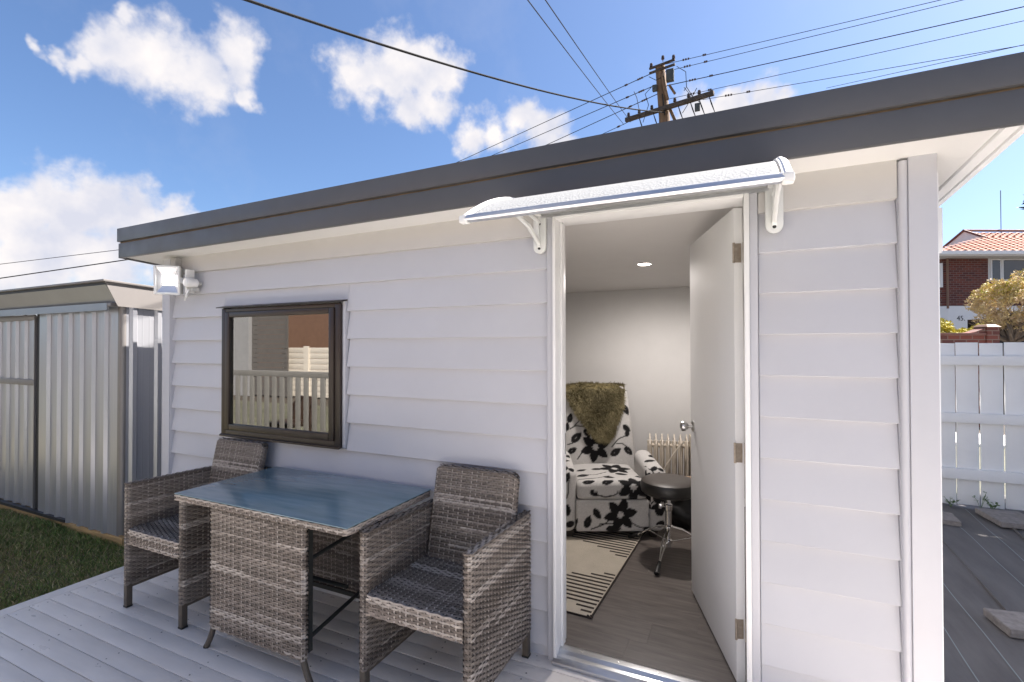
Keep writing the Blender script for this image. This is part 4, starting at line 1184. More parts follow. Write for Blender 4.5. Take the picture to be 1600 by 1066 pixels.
# ------------------------------------------------------------------ brick garden wall
def garden_wall():
    root = thing('brick_garden_wall', 'low red brick garden wall with capped pillar beyond the fence', 'wall', (3.93, 10.17, -.15), R(25))
    MB().box(-2.2, .50, 0, .22, 0, 1.80).build('wall', 'brickwork', root)
    MB().box(-2.2, .50, -.02, .24, 1.801, 1.85).build('coping', 'tile_trim', root, bevel=.006)
    MB().prism([(.50, 0), (.50, 1.79), (.30, 1.79), (.30, 0)], 'y', .001, .219)
    MB().box(.505, .745, -.03, .25, 0, 1.965).build('pillar', 'brickwork', root)
    c = MB(); c.hexa([(.48, -.055, 1.966), (.77, -.055, 1.966), (.77, .275, 1.966), (.48, .275, 1.966), (.54, .02, 2.02), (.71, .02, 2.02), (.71, .20, 2.02), (.54, .20, 2.02)])
    c.build('pillar_cap', 'brown_clad', root, bevel=.004)
    s = MB(); s.hexa([(.18, .0, 1.851), (.504, .0, 1.851), (.504, .21, 1.851), (.18, .21, 1.851), (.30, .0, 1.87), (.504, .0, 1.95), (.504, .21, 1.95), (.30, .21, 1.87)])
    s.build('ramp_coping', 'brickwork', root)
garden_wall()

# ------------------------------------------------------------------ brick house over the road
def text_obj(body, size, parent, loc, rot, m, name='number'):
    cu = bpy.data.curves.new(name, 'FONT'); cu.body = body; cu.size = size; cu.extrude = .004; cu.align_x = 'LEFT'
    tmp = bpy.data.objects.new(name, cu); COL.objects.link(tmp)
    bpy.context.view_layer.update()
    me = bpy.data.meshes.new_from_object(tmp.evaluated_get(bpy.context.evaluated_depsgraph_get()))
    bpy.data.objects.remove(tmp); me.materials.clear(); me.materials.append(MATS[m])
    o = add_obj(name, me, parent, loc); o.rotation_euler = rot
    return o

def house():
    root = thing('brick_house', 'two storey red brick house with orange tiled roof across the road', 'house', (7.42, 22.24, -.15), R(25))
    q = .15
    def B(*a): return MB().box(a[0], a[1], a[2], a[3], a[4] + q, a[5] + q)
    B(0, 1.60, 0, .25, 3.0, 4.86).build('wall', 'brickwork', root)
    B(1.60, 8.0, .02, .25, 3.0, 3.95).build('wall', 'brickwork', root)
    # angled return on the left with its own window
    wl = MB(); wl.hexa([(-1.5, 1.6, 3.0 + q), (-.001, .0, 3.0 + q), (.2, .2, 3.0 + q), (-1.3, 1.8, 3.0 + q), (-1.5, 1.6, 4.86 + q), (-.001, .0, 4.86 + q), (.2, .2, 4.86 + q), (-1.3, 1.8, 4.86 + q)])
    wl.build('return_wall', 'brickwork', root)
    w = MB(); w.hexa([(-.95, .94, 3.75 + q), (-.12, .06, 3.75 + q), (-.08, .10, 3.75 + q), (-.91, .98, 3.75 + q), (-.95, .94, 4.7 + q), (-.12, .06, 4.7 + q), (-.08, .10, 4.7 + q), (-.91, .98, 4.7 + q)])
    wi = w.build('window', 'house_trim', root)
    for i in range(2):
        a, b = .12 + .44 * i, .12 + .44 * i + .36
        def L(t, z, o): return (-.95 + .83 * t - o, .94 - .88 * t - o, z + q)
        p = MB(); p.quad(L(a, 3.83, .012), L(b, 3.83, .012), L(b, 4.63, .012), L(a, 4.63, .012)); p.build('pane', 'glass_far', wi)
    MB().tube([(-.02, -.03, 2.9 + q), (-.02, -.03, 4.86 + q)], .04, 8).build('downpipe', 'brown_clad', root)
    # upper windows
    B(1.62, 8.0, .05, .2, 3.95, 4.86).build('window_wall', 'house_trim', root)
    for (a, b) in ((1.76, 2.06), (2.20, 3.55), (3.70, 5.0), (5.15, 6.5)):
        f = B(a - .05, b + .05, -.01, .048, 3.98, 4.83); wi = f.build('window', 'house_trim', root)
        B(a, b, -.022, -.012, 4.03, 4.79).build('pane', 'glass_far', wi)
    # white lower storey and garage
    B(-.02, .72, -.05, .3, -.1, 3.0).build('lower_wall', 'house_white', root)
    B(.72, 8.0, -.05, .3, 2.47, 3.0).build('lower_wall', 'house_white', root)
    wl = MB(); wl.hexa([(-1.55, 1.58, 0), (-.021, -.05, 0), (.2, .2, 0), (-1.3, 1.8, 0), (-1.55, 1.58, 3.0 + q), (-.021, -.05, 3.0 + q), (.2, .2, 3.0 + q), (-1.3, 1.8, 3.0 + q)])
    wl.build('lower_return', 'house_white', root)
    B(.72, 8.0, 2.0, 2.1, -.1, 2.47).build('garage_back', 'dark_inside', root)
    B(.73, .80, .0, 2.0, -.1, 2.46).build('garage_side', 'dark_inside', root)
    text_obj('45.', .27, root, (.30, -.052, 2.43 + q), (R(90), 0, 0), 'dark_inside')
    # body behind
    B(.2, 8.0, .3, 5.2, 2.5, 4.86).build('body', 'brickwork', root)
    # eaves, gutter
    B(-.75, 8.2, -.55, 5.6, 4.865, 4.93).build('soffit', 'house_white', root)
    B(-.80, 8.2, -.64, -.56, 4.90, 5.05).build('gutter', 'house_trim', root, bevel=.02)
    B(-.88, -.81, -.64, 5.6, 4.90, 5.05).build('gutter', 'house_trim', root, bevel=.02)
    # roof: front slope in stepped, waved tile courses
    rng = random.Random(2); V = []; F = []; dye = []
    y0, z0, y1, z1 = -.62, 5.02 + q, 2.4, 6.42 + q
    nrow = 15
    def left(t): return -.84 + t * 5.45 if t < .70 else 3.0
    for i in range(nrow):
        t0, t1 = i / nrow, (i + 1.15) / nrow
        ya, yb = y0 + (y1 - y0) * t0, y0 + (y1 - y0) * min(t1, 1.0)
        za, zb = z0 + (z1 - z0) * t0 + .045, z0 + (z1 - z0) * min(t1, 1.0) + .005
        x = left(t0) + (i % 2) * .0; n = len(V); k = 0
        while x < 8.2:
            w = .018 * math.sin((k % 4) / 4 * 2 * math.pi)
            V += [(x, ya, za + w - .05), (x, ya - .004, za + w), (x + (left(min(t1, 1)) - left(t0)) * 0, yb, zb + w)]
            x += .075; k += 1
        for j in range(k - 1):
            a = n + j * 3; F += [(a, a + 3, a + 4, a + 1), (a + 1, a + 4, a + 5, a + 2)]
    me = np_mesh('roof_tiles', V, F, 'tile', smooth=False); o = add_obj('roof_tiles', me, root, kind='stuff')
    r = MB(); r.poly([(-.84, -.62, 4.98 + q), (8.2, -.62, 4.98 + q), (8.2, 2.4, 6.38 + q), (3.02, 2.4, 6.38 + q), (3.02, 1.5, 5.96 + q), (2.95, 1.5, 5.96 + q)])
    r.poly([(-.84, -.62, 4.98 + q), (2.95, 1.5, 5.96 + q), (2.95, 3.3, 5.96 + q), (-.84, 5.5, 4.98 + q)])
    r.poly([(8.2, 5.5, 4.98 + q), (-.84, 5.5, 4.98 + q), (2.95, 3.3, 5.96 + q), (3.02, 3.3, 5.96 + q), (3.02, 2.4, 6.38 + q), (8.2, 2.4, 6.38 + q)])
    r.build('roof', 'tile', root)
    gb = MB(); gb.poly([(2.93, 1.45, 5.97 + q), (2.93, 2.4, 6.50 + q), (2.93, 3.35, 5.97 + q)]); gb.build('gablet', 'house_white', root)
    MB().tube([(2.90, 1.35, 5.97 + q), (2.90, 2.4, 6.53 + q), (2.90, 3.45, 5.97 + q)], .05, 6).build('gablet_barge', 'tile_trim', root)
    MB().tube([(2.88, 2.4, 6.53 + q), (8.2, 2.4, 6.50 + q)], .055, 8).build('ridge', 'tile_trim', root)
    MB().tube([(4.55, 2.4, 6.4 + q), (4.55, 2.4, 8.3 + q)], .014, 6).build('aerial', 'box_grey', root)
house()

# ------------------------------------------------------------------ power pole and lines
PX, PY = -1.95, 12.96
def pole():
    root = world_thing('power_pole', 'weathered timber power pole with two crossarms and cable boxes behind the roof', 'power pole', (PX, PY, -.15))
    MB().tube([(PX, PY, -.2), (PX, PY, 4), (PX - .02, PY, 8.3), (PX - .14, PY, 9.9)], [.21, .185, .16, .14], 14).build('pole', 'pole_timber', root, smooth=True)
    # lower crossarm, seen at a slant
    d = Vector((2.60, -.61, 0)).normalized()
    def arm(c, l0, l1, z, w, name, off=-.16):
        n = Vector((-d.y, d.x, 0)); b = c + n * off; m = MB()
        q = [b - d * l0 - n * w, b + d * l1 - n * w, b + d * l1 + n * w, b - d * l0 + n * w]
        m.hexa([(p.x, p.y, z - w) for p in q] + [(p.x, p.y, z + w) for p in q]); return m.build(name, 'arm_timber', root, bevel=.01), b
    c = Vector((PX, PY, 0))
    a, b = arm(c, 1.20, 1.45, 8.52, .06, 'crossarm')
    a2, b2 = arm(c, .42, .36, 9.86, .03, 'crossarm')
    a3, b3 = arm(c, .42, .36, 9.72, .03, 'crossarm')
    for t, z, bb in [(-1.1, 8.52, b), (-.75, 8.52, b), (-.35, 8.52, b), (.35, 8.52, b), (.75, 8.52, b), (1.05, 8.52, b), (1.38, 8.52, b), (-.36, 9.80, b2), (.32, 9.80, b2), (.0, 9.9, b2)]:
        p = bb + d * t
        MB().lathe([(.012, .0), (.012, .06), (.045, .07), (.05, .10), (.028, .115), (.045, .13), (.038, .17), (.01, .18)], (p.x, p.y, z + .03 - (.10 if abs(t) > 1.2 else 0)), 10).build('insulator', 'insulator', root, smooth=True)
    for t in (-.75, -.3, .45, .8, 1.05, 1.32):
        p = b + d * t
        m = MB(); m.tube([(p.x, p.y, 8.46), (p.x + .06, p.y, 8.25), (p.x + .14, p.y, 8.0)], [.012, .02, .01], 6); m.build('dropper', 'wire_black', root)
    p = b + d * 1.0; MB().box(p.x - .07, p.x + .07, p.y - .09, p.y - .02, 8.12, 8.34).build('fuse_box', 'box_grey', root, bevel=.01)
    MB().box(PX + .06, PX + .28, PY - .26, PY - .10, 9.28, 9.62).build('cable_box', 'box_grey', root, bevel=.015)
    MB().box(PX - .34, PX - .20, PY - .24, PY - .12, 9.08, 9.26).build('lamp_box', 'box_grey', root, bevel=.02)
    # weathered boards and braces on the pole
    m = MB(); m.tube([(PX - .06, PY - .16, 9.55), (PX + .02, PY - .2, 9.1), (PX + .10, PY - .18, 8.75)], [.05, .055, .05], 6); m.build('bolted_batten', 'pole_timber', root)
    m = MB(); m.tube([(PX + .14, PY - .12, 9.2), (PX + .30, PY - .14, 8.9)], [.04, .04], 6); m.build('bolted_batten', 'pole_timber', root)
    m = MB(); m.tube([(PX - .05, PY - .19, 8.95), (PX + .02, PY - .2, 8.3)], .02, 6); m.build('conduit', 'wire_grey', root)
    m = MB(); m.tube([(PX + .15, PY - .1, 8.50), (PX + .30, PY - .12, 8.1)], [.05, .05], 6); m.build('bolted_batten', 'pole_timber', root)
    for (pts) in ([(-.35, 0, 9.3), (-.55, -.1, 9.05), (-.45, -.1, 8.7), (-.62, -.1, 8.2)], [(-.9, 0, 9.25), (-.8, -.1, 9.0), (-.72, 0, 8.5)], [(.35, 0, 9.72), (.60, 0, 9.5), (.62, 0, 9.05), (.55, 0, 8.95)],
                  [(.55, 0, 9.05), (.75, 0, 8.75), (.40, 0, 8.55)], [(.62, 0, 9.05), (.80, 0, 8.7), (1.0, 0, 8.5)], [(-.45, 0, 9.6), (-.25, 0, 9.45), (.0, -.12, 9.45)], [(.9, 0, 8.95), (.7, 0, 8.6), (.5, 0, 8.3)]):
        m = MB(); m.tube([(PX + x, PY - .1 + y, z) for x, y, z in pts], .010, 5); m.build('jumper_cable', 'wire_black', root)
pole()

def line(label, p0, p1, sag, r, m='wire_black', ext0=0.0, ext1=0.0, group='overhead power lines'):
    a, b = Vector(p0), Vector(p1); d = b - a
    a2, b2 = a - d * ext0, b + d * ext1
    pts = []
    for i in range(25):
        t = i / 24; p = a2.lerp(b2, t); p.z -= sag * 4 * t * (1 - t); pts.append(p)
    mb = MB(); mb.tube([tuple(p) for p in pts], r, 6)
    o = mb.build('power_line', m, smooth=True); tag(o, label, 'power line', group)
    if ' of the pole' in label:
        u = d.normalized()
        for k in (.30, .37, .44, .85, .90):
            p = a2 + u * (k + ext0 * d.length)
            MB().tube([tuple(p), tuple(p + u * .045)], .030, 8).build('strain_insulator', 'insulator', o)
line('highest overhead line left of the pole, running down behind the roof', (-2.355, 13.04, 9.784), (-11.843, 16.735, 9.743), .0, .011, ext0=.03, ext1=2)
line('second overhead line left of the pole, below the highest', (-2.317, 13.03, 9.376), (-9.552, 15.846, 9.373), .0, .011, ext0=.03, ext1=2.5)
line('third overhead line left of the pole, meeting the round box', (-2.218, 13.0, 9.081), (-6.806, 14.781, 8.881), .0, .011, ext0=.03, ext1=4)
line('lowest overhead line left of the pole, leaving the end of the lower crossarm', (-2.629, 13.158, 8.611), (-4.33, 13.821, 8.486), .0, .009, ext0=.03, ext1=10)
line('highest overhead line right of the pole', (-1.74, 12.915, 9.896), (4.376, 12.844, 9.868), .05, .0075, ext0=.045, ext1=3)
line('second overhead line right of the pole', (-1.705, 12.916, 9.678), (4.796, 12.841, 9.738), .05, .0075, ext0=.045, ext1=3)
line('third overhead line right of the pole, thickest of the five', (-1.563, 12.919, 9.244), (5.979, 12.832, 9.253), .05, .011, ext0=.045, ext1=3)
line('fourth overhead line right of the pole', (-1.601, 12.92, 8.835), (5.977, 12.835, 8.93), .05, .007, ext0=.045, ext1=3)
line('lowest overhead line right of the pole, from the tip of the lower crossarm', (-.602, 12.914, 8.593), (5.974, 12.84, 8.373), .05, .007, ext0=.045, ext1=3)
line('thick grey service cable sloping across the sky to the pole', (-1.94, 12.8, 8.394), (-4.478, 2.343, 5.733), .42, .016, 'wire_grey', ext1=.5)
line('left of two thin steep wires running overhead from the pole', (-3.075, 12.456, 8.108), (-2.293, 3.362, 5.729), .06, .0075, ext1=.7)
line('right of two thin steep wires running overhead from the pole', (-2.90, 12.536, 8.204), (-2.099, 3.452, 5.729), .06, .0075, ext1=.7)
line('steeper thin wire crossing above the right end of the roof', (4.4, 17.0, 10.15), (6.33, 11.0, 7.53), .0, .008, ext0=.6, ext1=.5)
line('upper of two wires crossing the cloud left of the roof', (-27.531, 7.06, 4.868), (-22.99, 9.168, 5.466), .0, .012, ext0=.8, ext1=2)
line('lower and thicker of two wires crossing the cloud left of the roof', (-27.534, 7.066, 4.288), (-22.634, 9.339, 5.07), .0, .022, ext0=.8, ext1=2)

# ------------------------------------------------------------------ inside the room
def rbox(hx, hy, hz, r, step, c=(0, 0, 0), skew=None):
    """dense rounded box: returns V, F and face-plane coordinates"""
    V = []; F = []; N = []
    for ax in range(3):
        for s in (-1, 1):
            h = [hx, hy, hz]; a, b = [i for i in range(3) if i != ax]
            na, nb = max(2, int(2 * h[a] / step)), max(2, int(2 * h[b] / step)); n0 = len(V)
            for i in range(na + 1):
                for j in range(nb + 1):
                    p = [0, 0, 0]; p[ax] = s * h[ax]; p[a] = -h[a] + 2 * h[a] * i / na; p[b] = -h[b] + 2 * h[b] * j / nb
                    V.append(p); nrm = [0, 0, 0]; nrm[ax] = s; N.append(nrm)
            for i in range(na):
                for j in range(nb):
                    q = (n0 + i * (nb + 1) + j, n0 + (i + 1) * (nb + 1) + j, n0 + (i + 1) * (nb + 1) + j + 1, n0 + i * (nb + 1) + j + 1)
                    flip = (s > 0) == (ax == 1)
                    F.append(q[::-1] if flip else q)
    V = np.array(V, float); N = np.array(N, float)
    inner = np.clip(V, [-hx + r, -hy + r, -hz + r], [hx - r, hy - r, hz - r])
    d = V - inner; l = np.linalg.norm(d, axis=1); l[l == 0] = 1
    k = np.where(np.linalg.norm(d, axis=1) > 0, r / l, 0)[:, None]
    P = inner + d * np.minimum(k, 1.0)
    return P + np.array(c), F, N

def petal(u, v, cx, cy, ang, l, w, off):
    """inside a teardrop petal / leaf"""
    x = (u - cx) * math.cos(ang) + (v - cy) * math.sin(ang) - off; y = -(u - cx) * math.sin(ang) + (v - cy) * math.cos(ang)
    t = np.clip(x / l, 0, 1)
    prof = w * np.sin(np.pi * t ** .8) ** .75
    return np.where((x > 0) & (x < l), prof - np.abs(y), -1.0)
def floral(u, v, flowers, leaves, vines):
    """dark print amount 0..1 and white details"""
    soft = .0035
    dark = np.full_like(u, -1.0); white = np.full_like(u, -1.0)
    for (cx, cy, s, a0) in flowers:
        for k in range(6):
            dark = np.maximum(dark, petal(u, v, cx, cy, a0 + k * math.pi / 3, .105 * s, .034 * s, .020 * s))
        for k in range(8):
            white = np.maximum(white, petal(u, v, cx, cy, a0 + .3 + k * math.pi / 4, .026 * s, .006 * s, .004 * s) - .0018)
    for (cx, cy, s, a) in leaves:
        dark = np.maximum(dark, petal(u, v, cx, cy, a, .108 * s, .030 * s, 0))
        white = np.maximum(white, petal(u, v, cx, cy, a, .050 * s, .0026 * s, .028 * s) - .0028)
    for pts in vines:
        P = np.array(pts)
        # smooth polyline
        T = np.linspace(0, len(P) - 1, 26); X = np.interp(T, range(len(P)), P[:, 0]); Yy = np.interp(T, range(len(P)), P[:, 1])
        for i in range(1, 25): pass
        ker = np.array([.25, .5, .25])
        for _ in range(8): X[1:-1] = np.convolve(X, ker, 'valid'); Yy[1:-1] = np.convolve(Yy, ker, 'valid')
        for i in range(25):
            ax, ay, bx, by = X[i], Yy[i], X[i + 1], Yy[i + 1]
            L2 = (bx - ax) ** 2 + (by - ay) ** 2 + 1e-9
            t = np.clip(((u - ax) * (bx - ax) + (v - ay) * (by - ay)) / L2, 0, 1)
            dd = np.hypot(u - ax - t * (bx - ax), v - ay - t * (by - ay))
            dark = np.maximum(dark, .0048 - dd)
    k = np.clip(dark / soft + .5, 0, 1); w = np.clip(white / soft + .5, 0, 1)
    return k * (1 - w)
CLOTH = np.array((.52, .505, .49)); INK = np.array((.012, .011, .012))
def print_cloth(u, v, fl, lv, vn): return CLOTH + (INK - CLOTH) * floral(u, v, fl, lv, vn)[:, None]

def armchair():
    root = thing('floral_armchair', 'pale armchair printed with black flowers and leaves inside the room', 'armchair', (-.834, 1.39, .042), R(25))
    st = .0085
    def part(name, P, F, uv, pat, parent=root):
        me = np_mesh(name, P - np.array((0, 0, .045)), F, 'floral_cloth', print_cloth(uv[0], uv[1], *pat)); return add_obj(name, me, parent)
    # base
    P, F, N = rbox(.268, .33, .115, .018, st, (0, .335, .215))
    fl = [(.055, .225, 1.0, .2)]; lv = [(-.14, .27, .85, -1.0), (-.33, .12, 1.0, .8), (-.20, .13, .9, 1.2), (-.05, .125, .95, -.1), (.22, .13, .8, -.5), (.27, .20, .7, 1.2)]
    vn = [[(-.16, .12), (-.05, .16), (.0, .22), (.06, .24)], [(-.10, .155), (.0, .165), (.06, .12)], [(.13, .17), (.18, .14), (.27, .115)]]
    part('base', P, F, (P[:, 0] + P[:, 1] * .0, P[:, 2] + np.where(np.abs(N[:, 0]) > .5, P[:, 1] * .6, 0)), (fl, lv, vn))
    # seat cushion
    P, F, N = rbox(.262, .285, .062, .040, st, (0, .285, .392))
    P[:, 2] += .018 * np.cos(P[:, 0] / .262 * 1.4) * np.where(P[:, 2] > .39, 1, 0)
    uv = (P[:, 0], P[:, 2] + (P[:, 1]) * .9)
    fl = [(.15, .43, 1.0, .5), (.09, .80, 1.1, .1)]; lv = [(-.22, .47, .9, .2), (-.08, .46, .9, .3), (-.17, .40, .7, -.5), (-.24, .62, .9, .1), (-.05, .58, .8, -.3), (.06, .66, .9, -.2), (-.1, .78, .9, .1), (.20, .60, .7, .1), (-.22, .75, .8, .4)]
    vn = [[(-.14, .38), (-.06, .355), (.02, .37), (.05, .40)], [(-.2, .66), (-.1, .63), (0, .70)], [(-.24, .54), (-.1, .55), (.0, .60)]]
    part('seat_cushion', P, F, uv, (fl, lv, vn))
    # backrest: tapered, leaning, rounded top
    P, F, N = rbox(.345, .065, .40, .055, st, (0, 0, 0))
    t = (P[:, 2] + .40) / .80
    P[:, 0] *= 1.0 - .21 * t - .05 * np.clip((t - .75) / .25, 0, 1) ** 2
    P[:, 1] += .60 + .145 * t + .02 * np.cos(t * 3.1); P[:, 2] += .405 + .30
    P[:, 1] -= .030 * np.cos(P[:, 0] / .33 * 1.5) * np.where(N[:, 1] < -.5, 1, 0) * np.sin(np.pi * np.clip(t, 0, 1))
    uv = (P[:, 0], P[:, 2])
    fl = [(-.03, .60, 1.05, .35)]
    lv = [(-.23, .64, 1.1, .75), (-.25, .80, .8, 1.3), (-.23, .93, .9, .9), (-.27, .73, .7, 1.4), (-.12, .75, .8, -1.0), (.14, .83, 1.0, 1.1), (.22, .95, .9, -1.1), (.21, .78, .8, -.7), (.22, .60, .9, -.8), (.10, .53, 1.0, .6), (.24, .68, .7, 1.4), (-.26, .55, .8, .5), (.09, .76, .7, -1.3)]
    vn = [[(-.26, .62), (-.22, .63), (-.19, .66)], [(-.24, .75), (-.19, .78), (-.12, .77)], [(-.20, .78), (-.16, .82), (-.14, .86)], [(-.18, .50), (-.14, .56), (-.06, .58)], [(.11, .60), (.17, .67), (.26, .70)], [(.15, .63), (.20, .63), (.24, .60)], [(.12, 1.03), (.18, .99), (.24, .94)], [(.15, 1.07), (.20, 1.08), (.25, 1.07)]]
    part('backrest', P, F, uv, (fl, lv, vn))
    # arms with rolled tops
    for s in (-1, 1):
        P, F, N = rbox(.066, .235, .245, .058, st, (0, 0, 0))
        t = (P[:, 2] + .245) / .49
        flare = np.clip((t - .6) / .4, 0, 1)
        P[:, 0] *= 1 + .12 * flare
        P[:, 1] += .235; P[:, 0] += s * .330; P[:, 2] += .338
        P[:, 2] += .035 * np.clip((.25 - P[:, 1]) / .25, -1, 1) * flare * -1 + .0
        uv = (P[:, 0] * 1.0 + np.where(np.abs(N[:, 0]) > .5, P[:, 1], 0), P[:, 2] + np.where(N[:, 2] > .5, P[:, 1], 0))
        fl = [(s * .33 + .03, .30, .7, .4)] if s > 0 else []
        lv = [(s * .33 - .03, .56, .8, 1.2), (s * .33 + .01, .60, .8, -.7), (s * .33 - .03, .46, .8, 1.0), (s * .33, .22, .8, 1.6), (s * .33 - .05, .75, .9, .3), (s * .33 + .02, .85, .8, 1.1), (s * .33 - .02, .15, .8, .2)]
        vn = [[(s * .33 - .05, .30), (s * .33, .36), (s * .33 + .01, .48)], [(s * .33 - .06, .62), (s * .33 - .03, .55), (s * .33 - .04, .42)]]
        part('arm', P, F, uv, (fl, lv, vn))
    for sx in (-.31, .31):
        for y in (.07, .60):
            MB().hexa([(sx - .022, y - .022, 0), (sx + .022, y - .022, 0), (sx + .022, y + .022, 0), (sx - .022, y + .022, 0), (sx - .032, y - .032, .060), (sx + .032, y - .032, .060), (sx + .032, y + .032, .060), (sx - .032, y + .032, .060)]).build('leg', 'wood_dark', root, bevel=.003)
    MB().box(-.26, .26, .02, .64, .050, .056).build('bottom_cloth', 'bag_black', root)
armchair()

def sheepskin():
    root = thing('sheepskin', 'olive brown sheepskin throw draped over the top of the floral armchair', 'sheepskin', (-.834, 1.39, -.003), R(25))
    rng = np.random.default_rng(44)
    def surf(u, t):
        """u across -1..1, t from over the top (0) down the front (1)"""
        half = np.interp(t, [0, .12, .2, .45, .7, .88, 1.0], [.275, .285, .27, .225, .16, .095, .03])
        zc = np.interp(t, [0, .08, .16, .22, 1.0], [1.05, 1.115, 1.128, 1.09, .66])
        yc = np.interp(t, [0, .08, .16, .22, 1.0], [.83, .80, .725, .640, .518])
        cx = np.interp(t, [0, .3, 1.0], [-.03, -.02, .035])
        x = cx + u * half
        edge = np.abs(u) ** 3
        return np.stack([x, yc + .012 * edge, zc - .018 * edge * (t < .25)], -1)
    uu, tt = np.meshgrid(np.linspace(-1, 1, 19), np.linspace(0, 1, 34)); S = surf(uu, tt)
    V = S.reshape(-1, 3); nU, nT = 19, 34
    F = [(j * nU + i, j * nU + i + 1, (j + 1) * nU + i + 1, (j + 1) * nU + i) for j in range(nT - 1) for i in range(nU - 1)]
    add_obj('hide', np_mesh('hide', V, F, 'fur_skin'), root)
    n = 16000
    u = rng.uniform(-1, 1, n); t = rng.uniform(0, 1, n); P = surf(u, t)
    nrm = np.stack([u * .35, -np.clip(.2 + t * 2.2, 0, 1), np.clip(1 - t * 3.2, 0.05, 1)], 1); nrm /= np.linalg.norm(nrm, axis=1)[:, None]
    swirl = np.stack([np.sin(P[:, 0] * 23 + P[:, 2] * 17), np.zeros(n), -1 + .6 * np.cos(P[:, 0] * 19 - P[:, 2] * 21)], 1)
    d = nrm * .8 + swirl * .55 + rng.normal(size=(n, 3)) * .35; d /= np.linalg.norm(d, axis=1)[:, None]
    l = rng.uniform(.022, .045, n)[:, None]; w = rng.normal(size=(n, 3)); w = np.cross(d, w); w /= np.linalg.norm(w, axis=1)[:, None]
    ww = .0021
    V = np.stack([P - w * ww, P + w * ww, P + d * l * .55 + w * ww * .8, P + d * l * .55 - w * ww * .8, P + d * l + np.array([0, 0, -.006])], 1).reshape(-1, 3)
    k = (np.arange(n) * 5).tolist()
    F = [(i, i + 1, i + 2, i + 3) for i in k] + [(i + 3, i + 2, i + 4) for i in k]
    patch = .5 + .5 * np.sin(P[:, 0] * 14 + 1.3) * np.sin(P[:, 2] * 11 + .4)
    c = np.array((.165, .140, .078))[None] * (.65 + .75 * patch[:, None]) * rng.uniform(.7, 1.3, (n, 1))
    C = np.repeat(c, 5, 0)
    add_obj('fleece', np_mesh('fleece', V, F, 'fur', C, smooth=False), root, kind='stuff')
sheepskin()

def stool():
    c = Vector((-.432, 1.29, .042))
    root = thing('drum_stool', 'round dark padded stool on chrome tripod beside the armchair', 'stool', c)
    m = MB(); m.lathe([(.05, .415), (.165, .418), (.180, .430), (.184, .452), (.184, .485), (.177, .500)], (0, 0, 0), 40); m.build('cushion_side', 'leatherette', root, smooth=True)
    m = MB(); m.lathe([(.177, .5002), (.158, .511), (.10, .516), (.02, .517), (.001, .517)], (0, 0, 0), 40); m.build('cushion_top', 'leatherette_top', root, smooth=True)
    m = MB(); m.tube([(0, 0, .05), (0, 0, .43)], .0125, 14); m.tube([(0, 0, .17), (0, 0, .33)], .018, 14); m.build('column', 'chrome', root, smooth=True)
    m = MB(); m.lathe([(.021, .30), (.024, .31), (.024, .34), (.019, .345)], (0, 0, 0), 14); m.lathe([(.026, .175), (.026, .20), (.02, .205)], (0, 0, 0), 14); m.lathe([(.024, .085), (.024, .105), (.018, .11)], (0, 0, 0), 14)
    m.build('collar', 'chrome', root, smooth=True)
    m = MB(); m.tube([(-.02, -.01, .325), (-.045, -.02, .33)], .005, 8); m.box(-.062, -.044, -.026, -.014, .312, .345); m.build('wing_screw', 'chrome', root, bevel=.002)
    for a in (-95, 25, 150):
        ca, sa = math.cos(R(a)), math.sin(R(a)); nx, ny = -sa, ca
        leg = MB()
        for s in (-.009, .009):
            pts = [(ca * .022 + nx * s, sa * .022 + ny * s, .190), (ca * .09 + nx * s * 1.2, sa * .09 + ny * s * 1.2, .172), (ca * .19 + nx * s, sa * .19 + ny * s, .11), (ca * .27 + nx * s * .2, sa * .27 + ny * s * .2, .055), (ca * .30, sa * .30, .035)]
            leg.tube(pts, .0048, 8)
        lo_ = leg.build('leg', 'chrome', root, smooth=True)
        MB().tube([(ca * .268, sa * .268, .058), (ca * .345, sa * .345, .014)], [.011, .017], 10).build('rubber_foot', 'black_rubber', lo_, smooth=True)
        st = MB(); st.tube([(ca * .022, sa * .022, .096), (ca * .165, sa * .165, .118)], .0045, 8); st.build('stay', 'chrome', root, smooth=True)
stool()

def heater():
    root = thing('oil_heater', 'cream finned oil heater standing behind the stool', 'heater', (-.53, 2.20, .042), R(12))
    for i in range(7):
        x = -.17 + i * .050
        m = MB(); pr = [(-.075, .09), (.075, .09), (.075, .58), (.045, .625), (.012, .635), (.0, .660), (-.012, .635), (-.045, .625), (-.075, .58)]
        m.prism(pr, 'x', x - .006, x + .006); f = m.build('fin', 'heater_cream', root, bevel=.003)
        MB().tube([(x, 0, .12), (x, 0, .60)], .022, 10).build('oil_column', 'heater_cream', f, smooth=True)
    MB().tube([(-.19, 0, .15), (.16, 0, .15)], .017, 10).build('header_pipe', 'heater_cream', root, smooth=True)
    MB().tube([(-.19, 0, .56), (.16, 0, .56)], .017, 10).build('header_pipe', 'heater_cream', root, smooth=True)
    b = MB().box(.155, .255, -.078, .078, .07, .655).build('control_box', 'heater_cream', root, bevel=.012)
    for i in range(2):
        MB().box(.195, .207, -.0805, -.0785, .40 + .11 * i, .49 + .11 * i).build('vent', 'fixture_white', b)
    for x in (-.15, .19):
        MB().tube([(x, -.11, .02), (x, .11, .02)], .018, 10).build('foot', 'black_rubber', root)
    MB().tube([(.10, -.08, .62), (.02, -.10, .52), (-.05, -.10, .40), (-.09, -.11, .30)], .006, 8).build('power_cord', 'heater_cream', root, smooth=True)
heater()

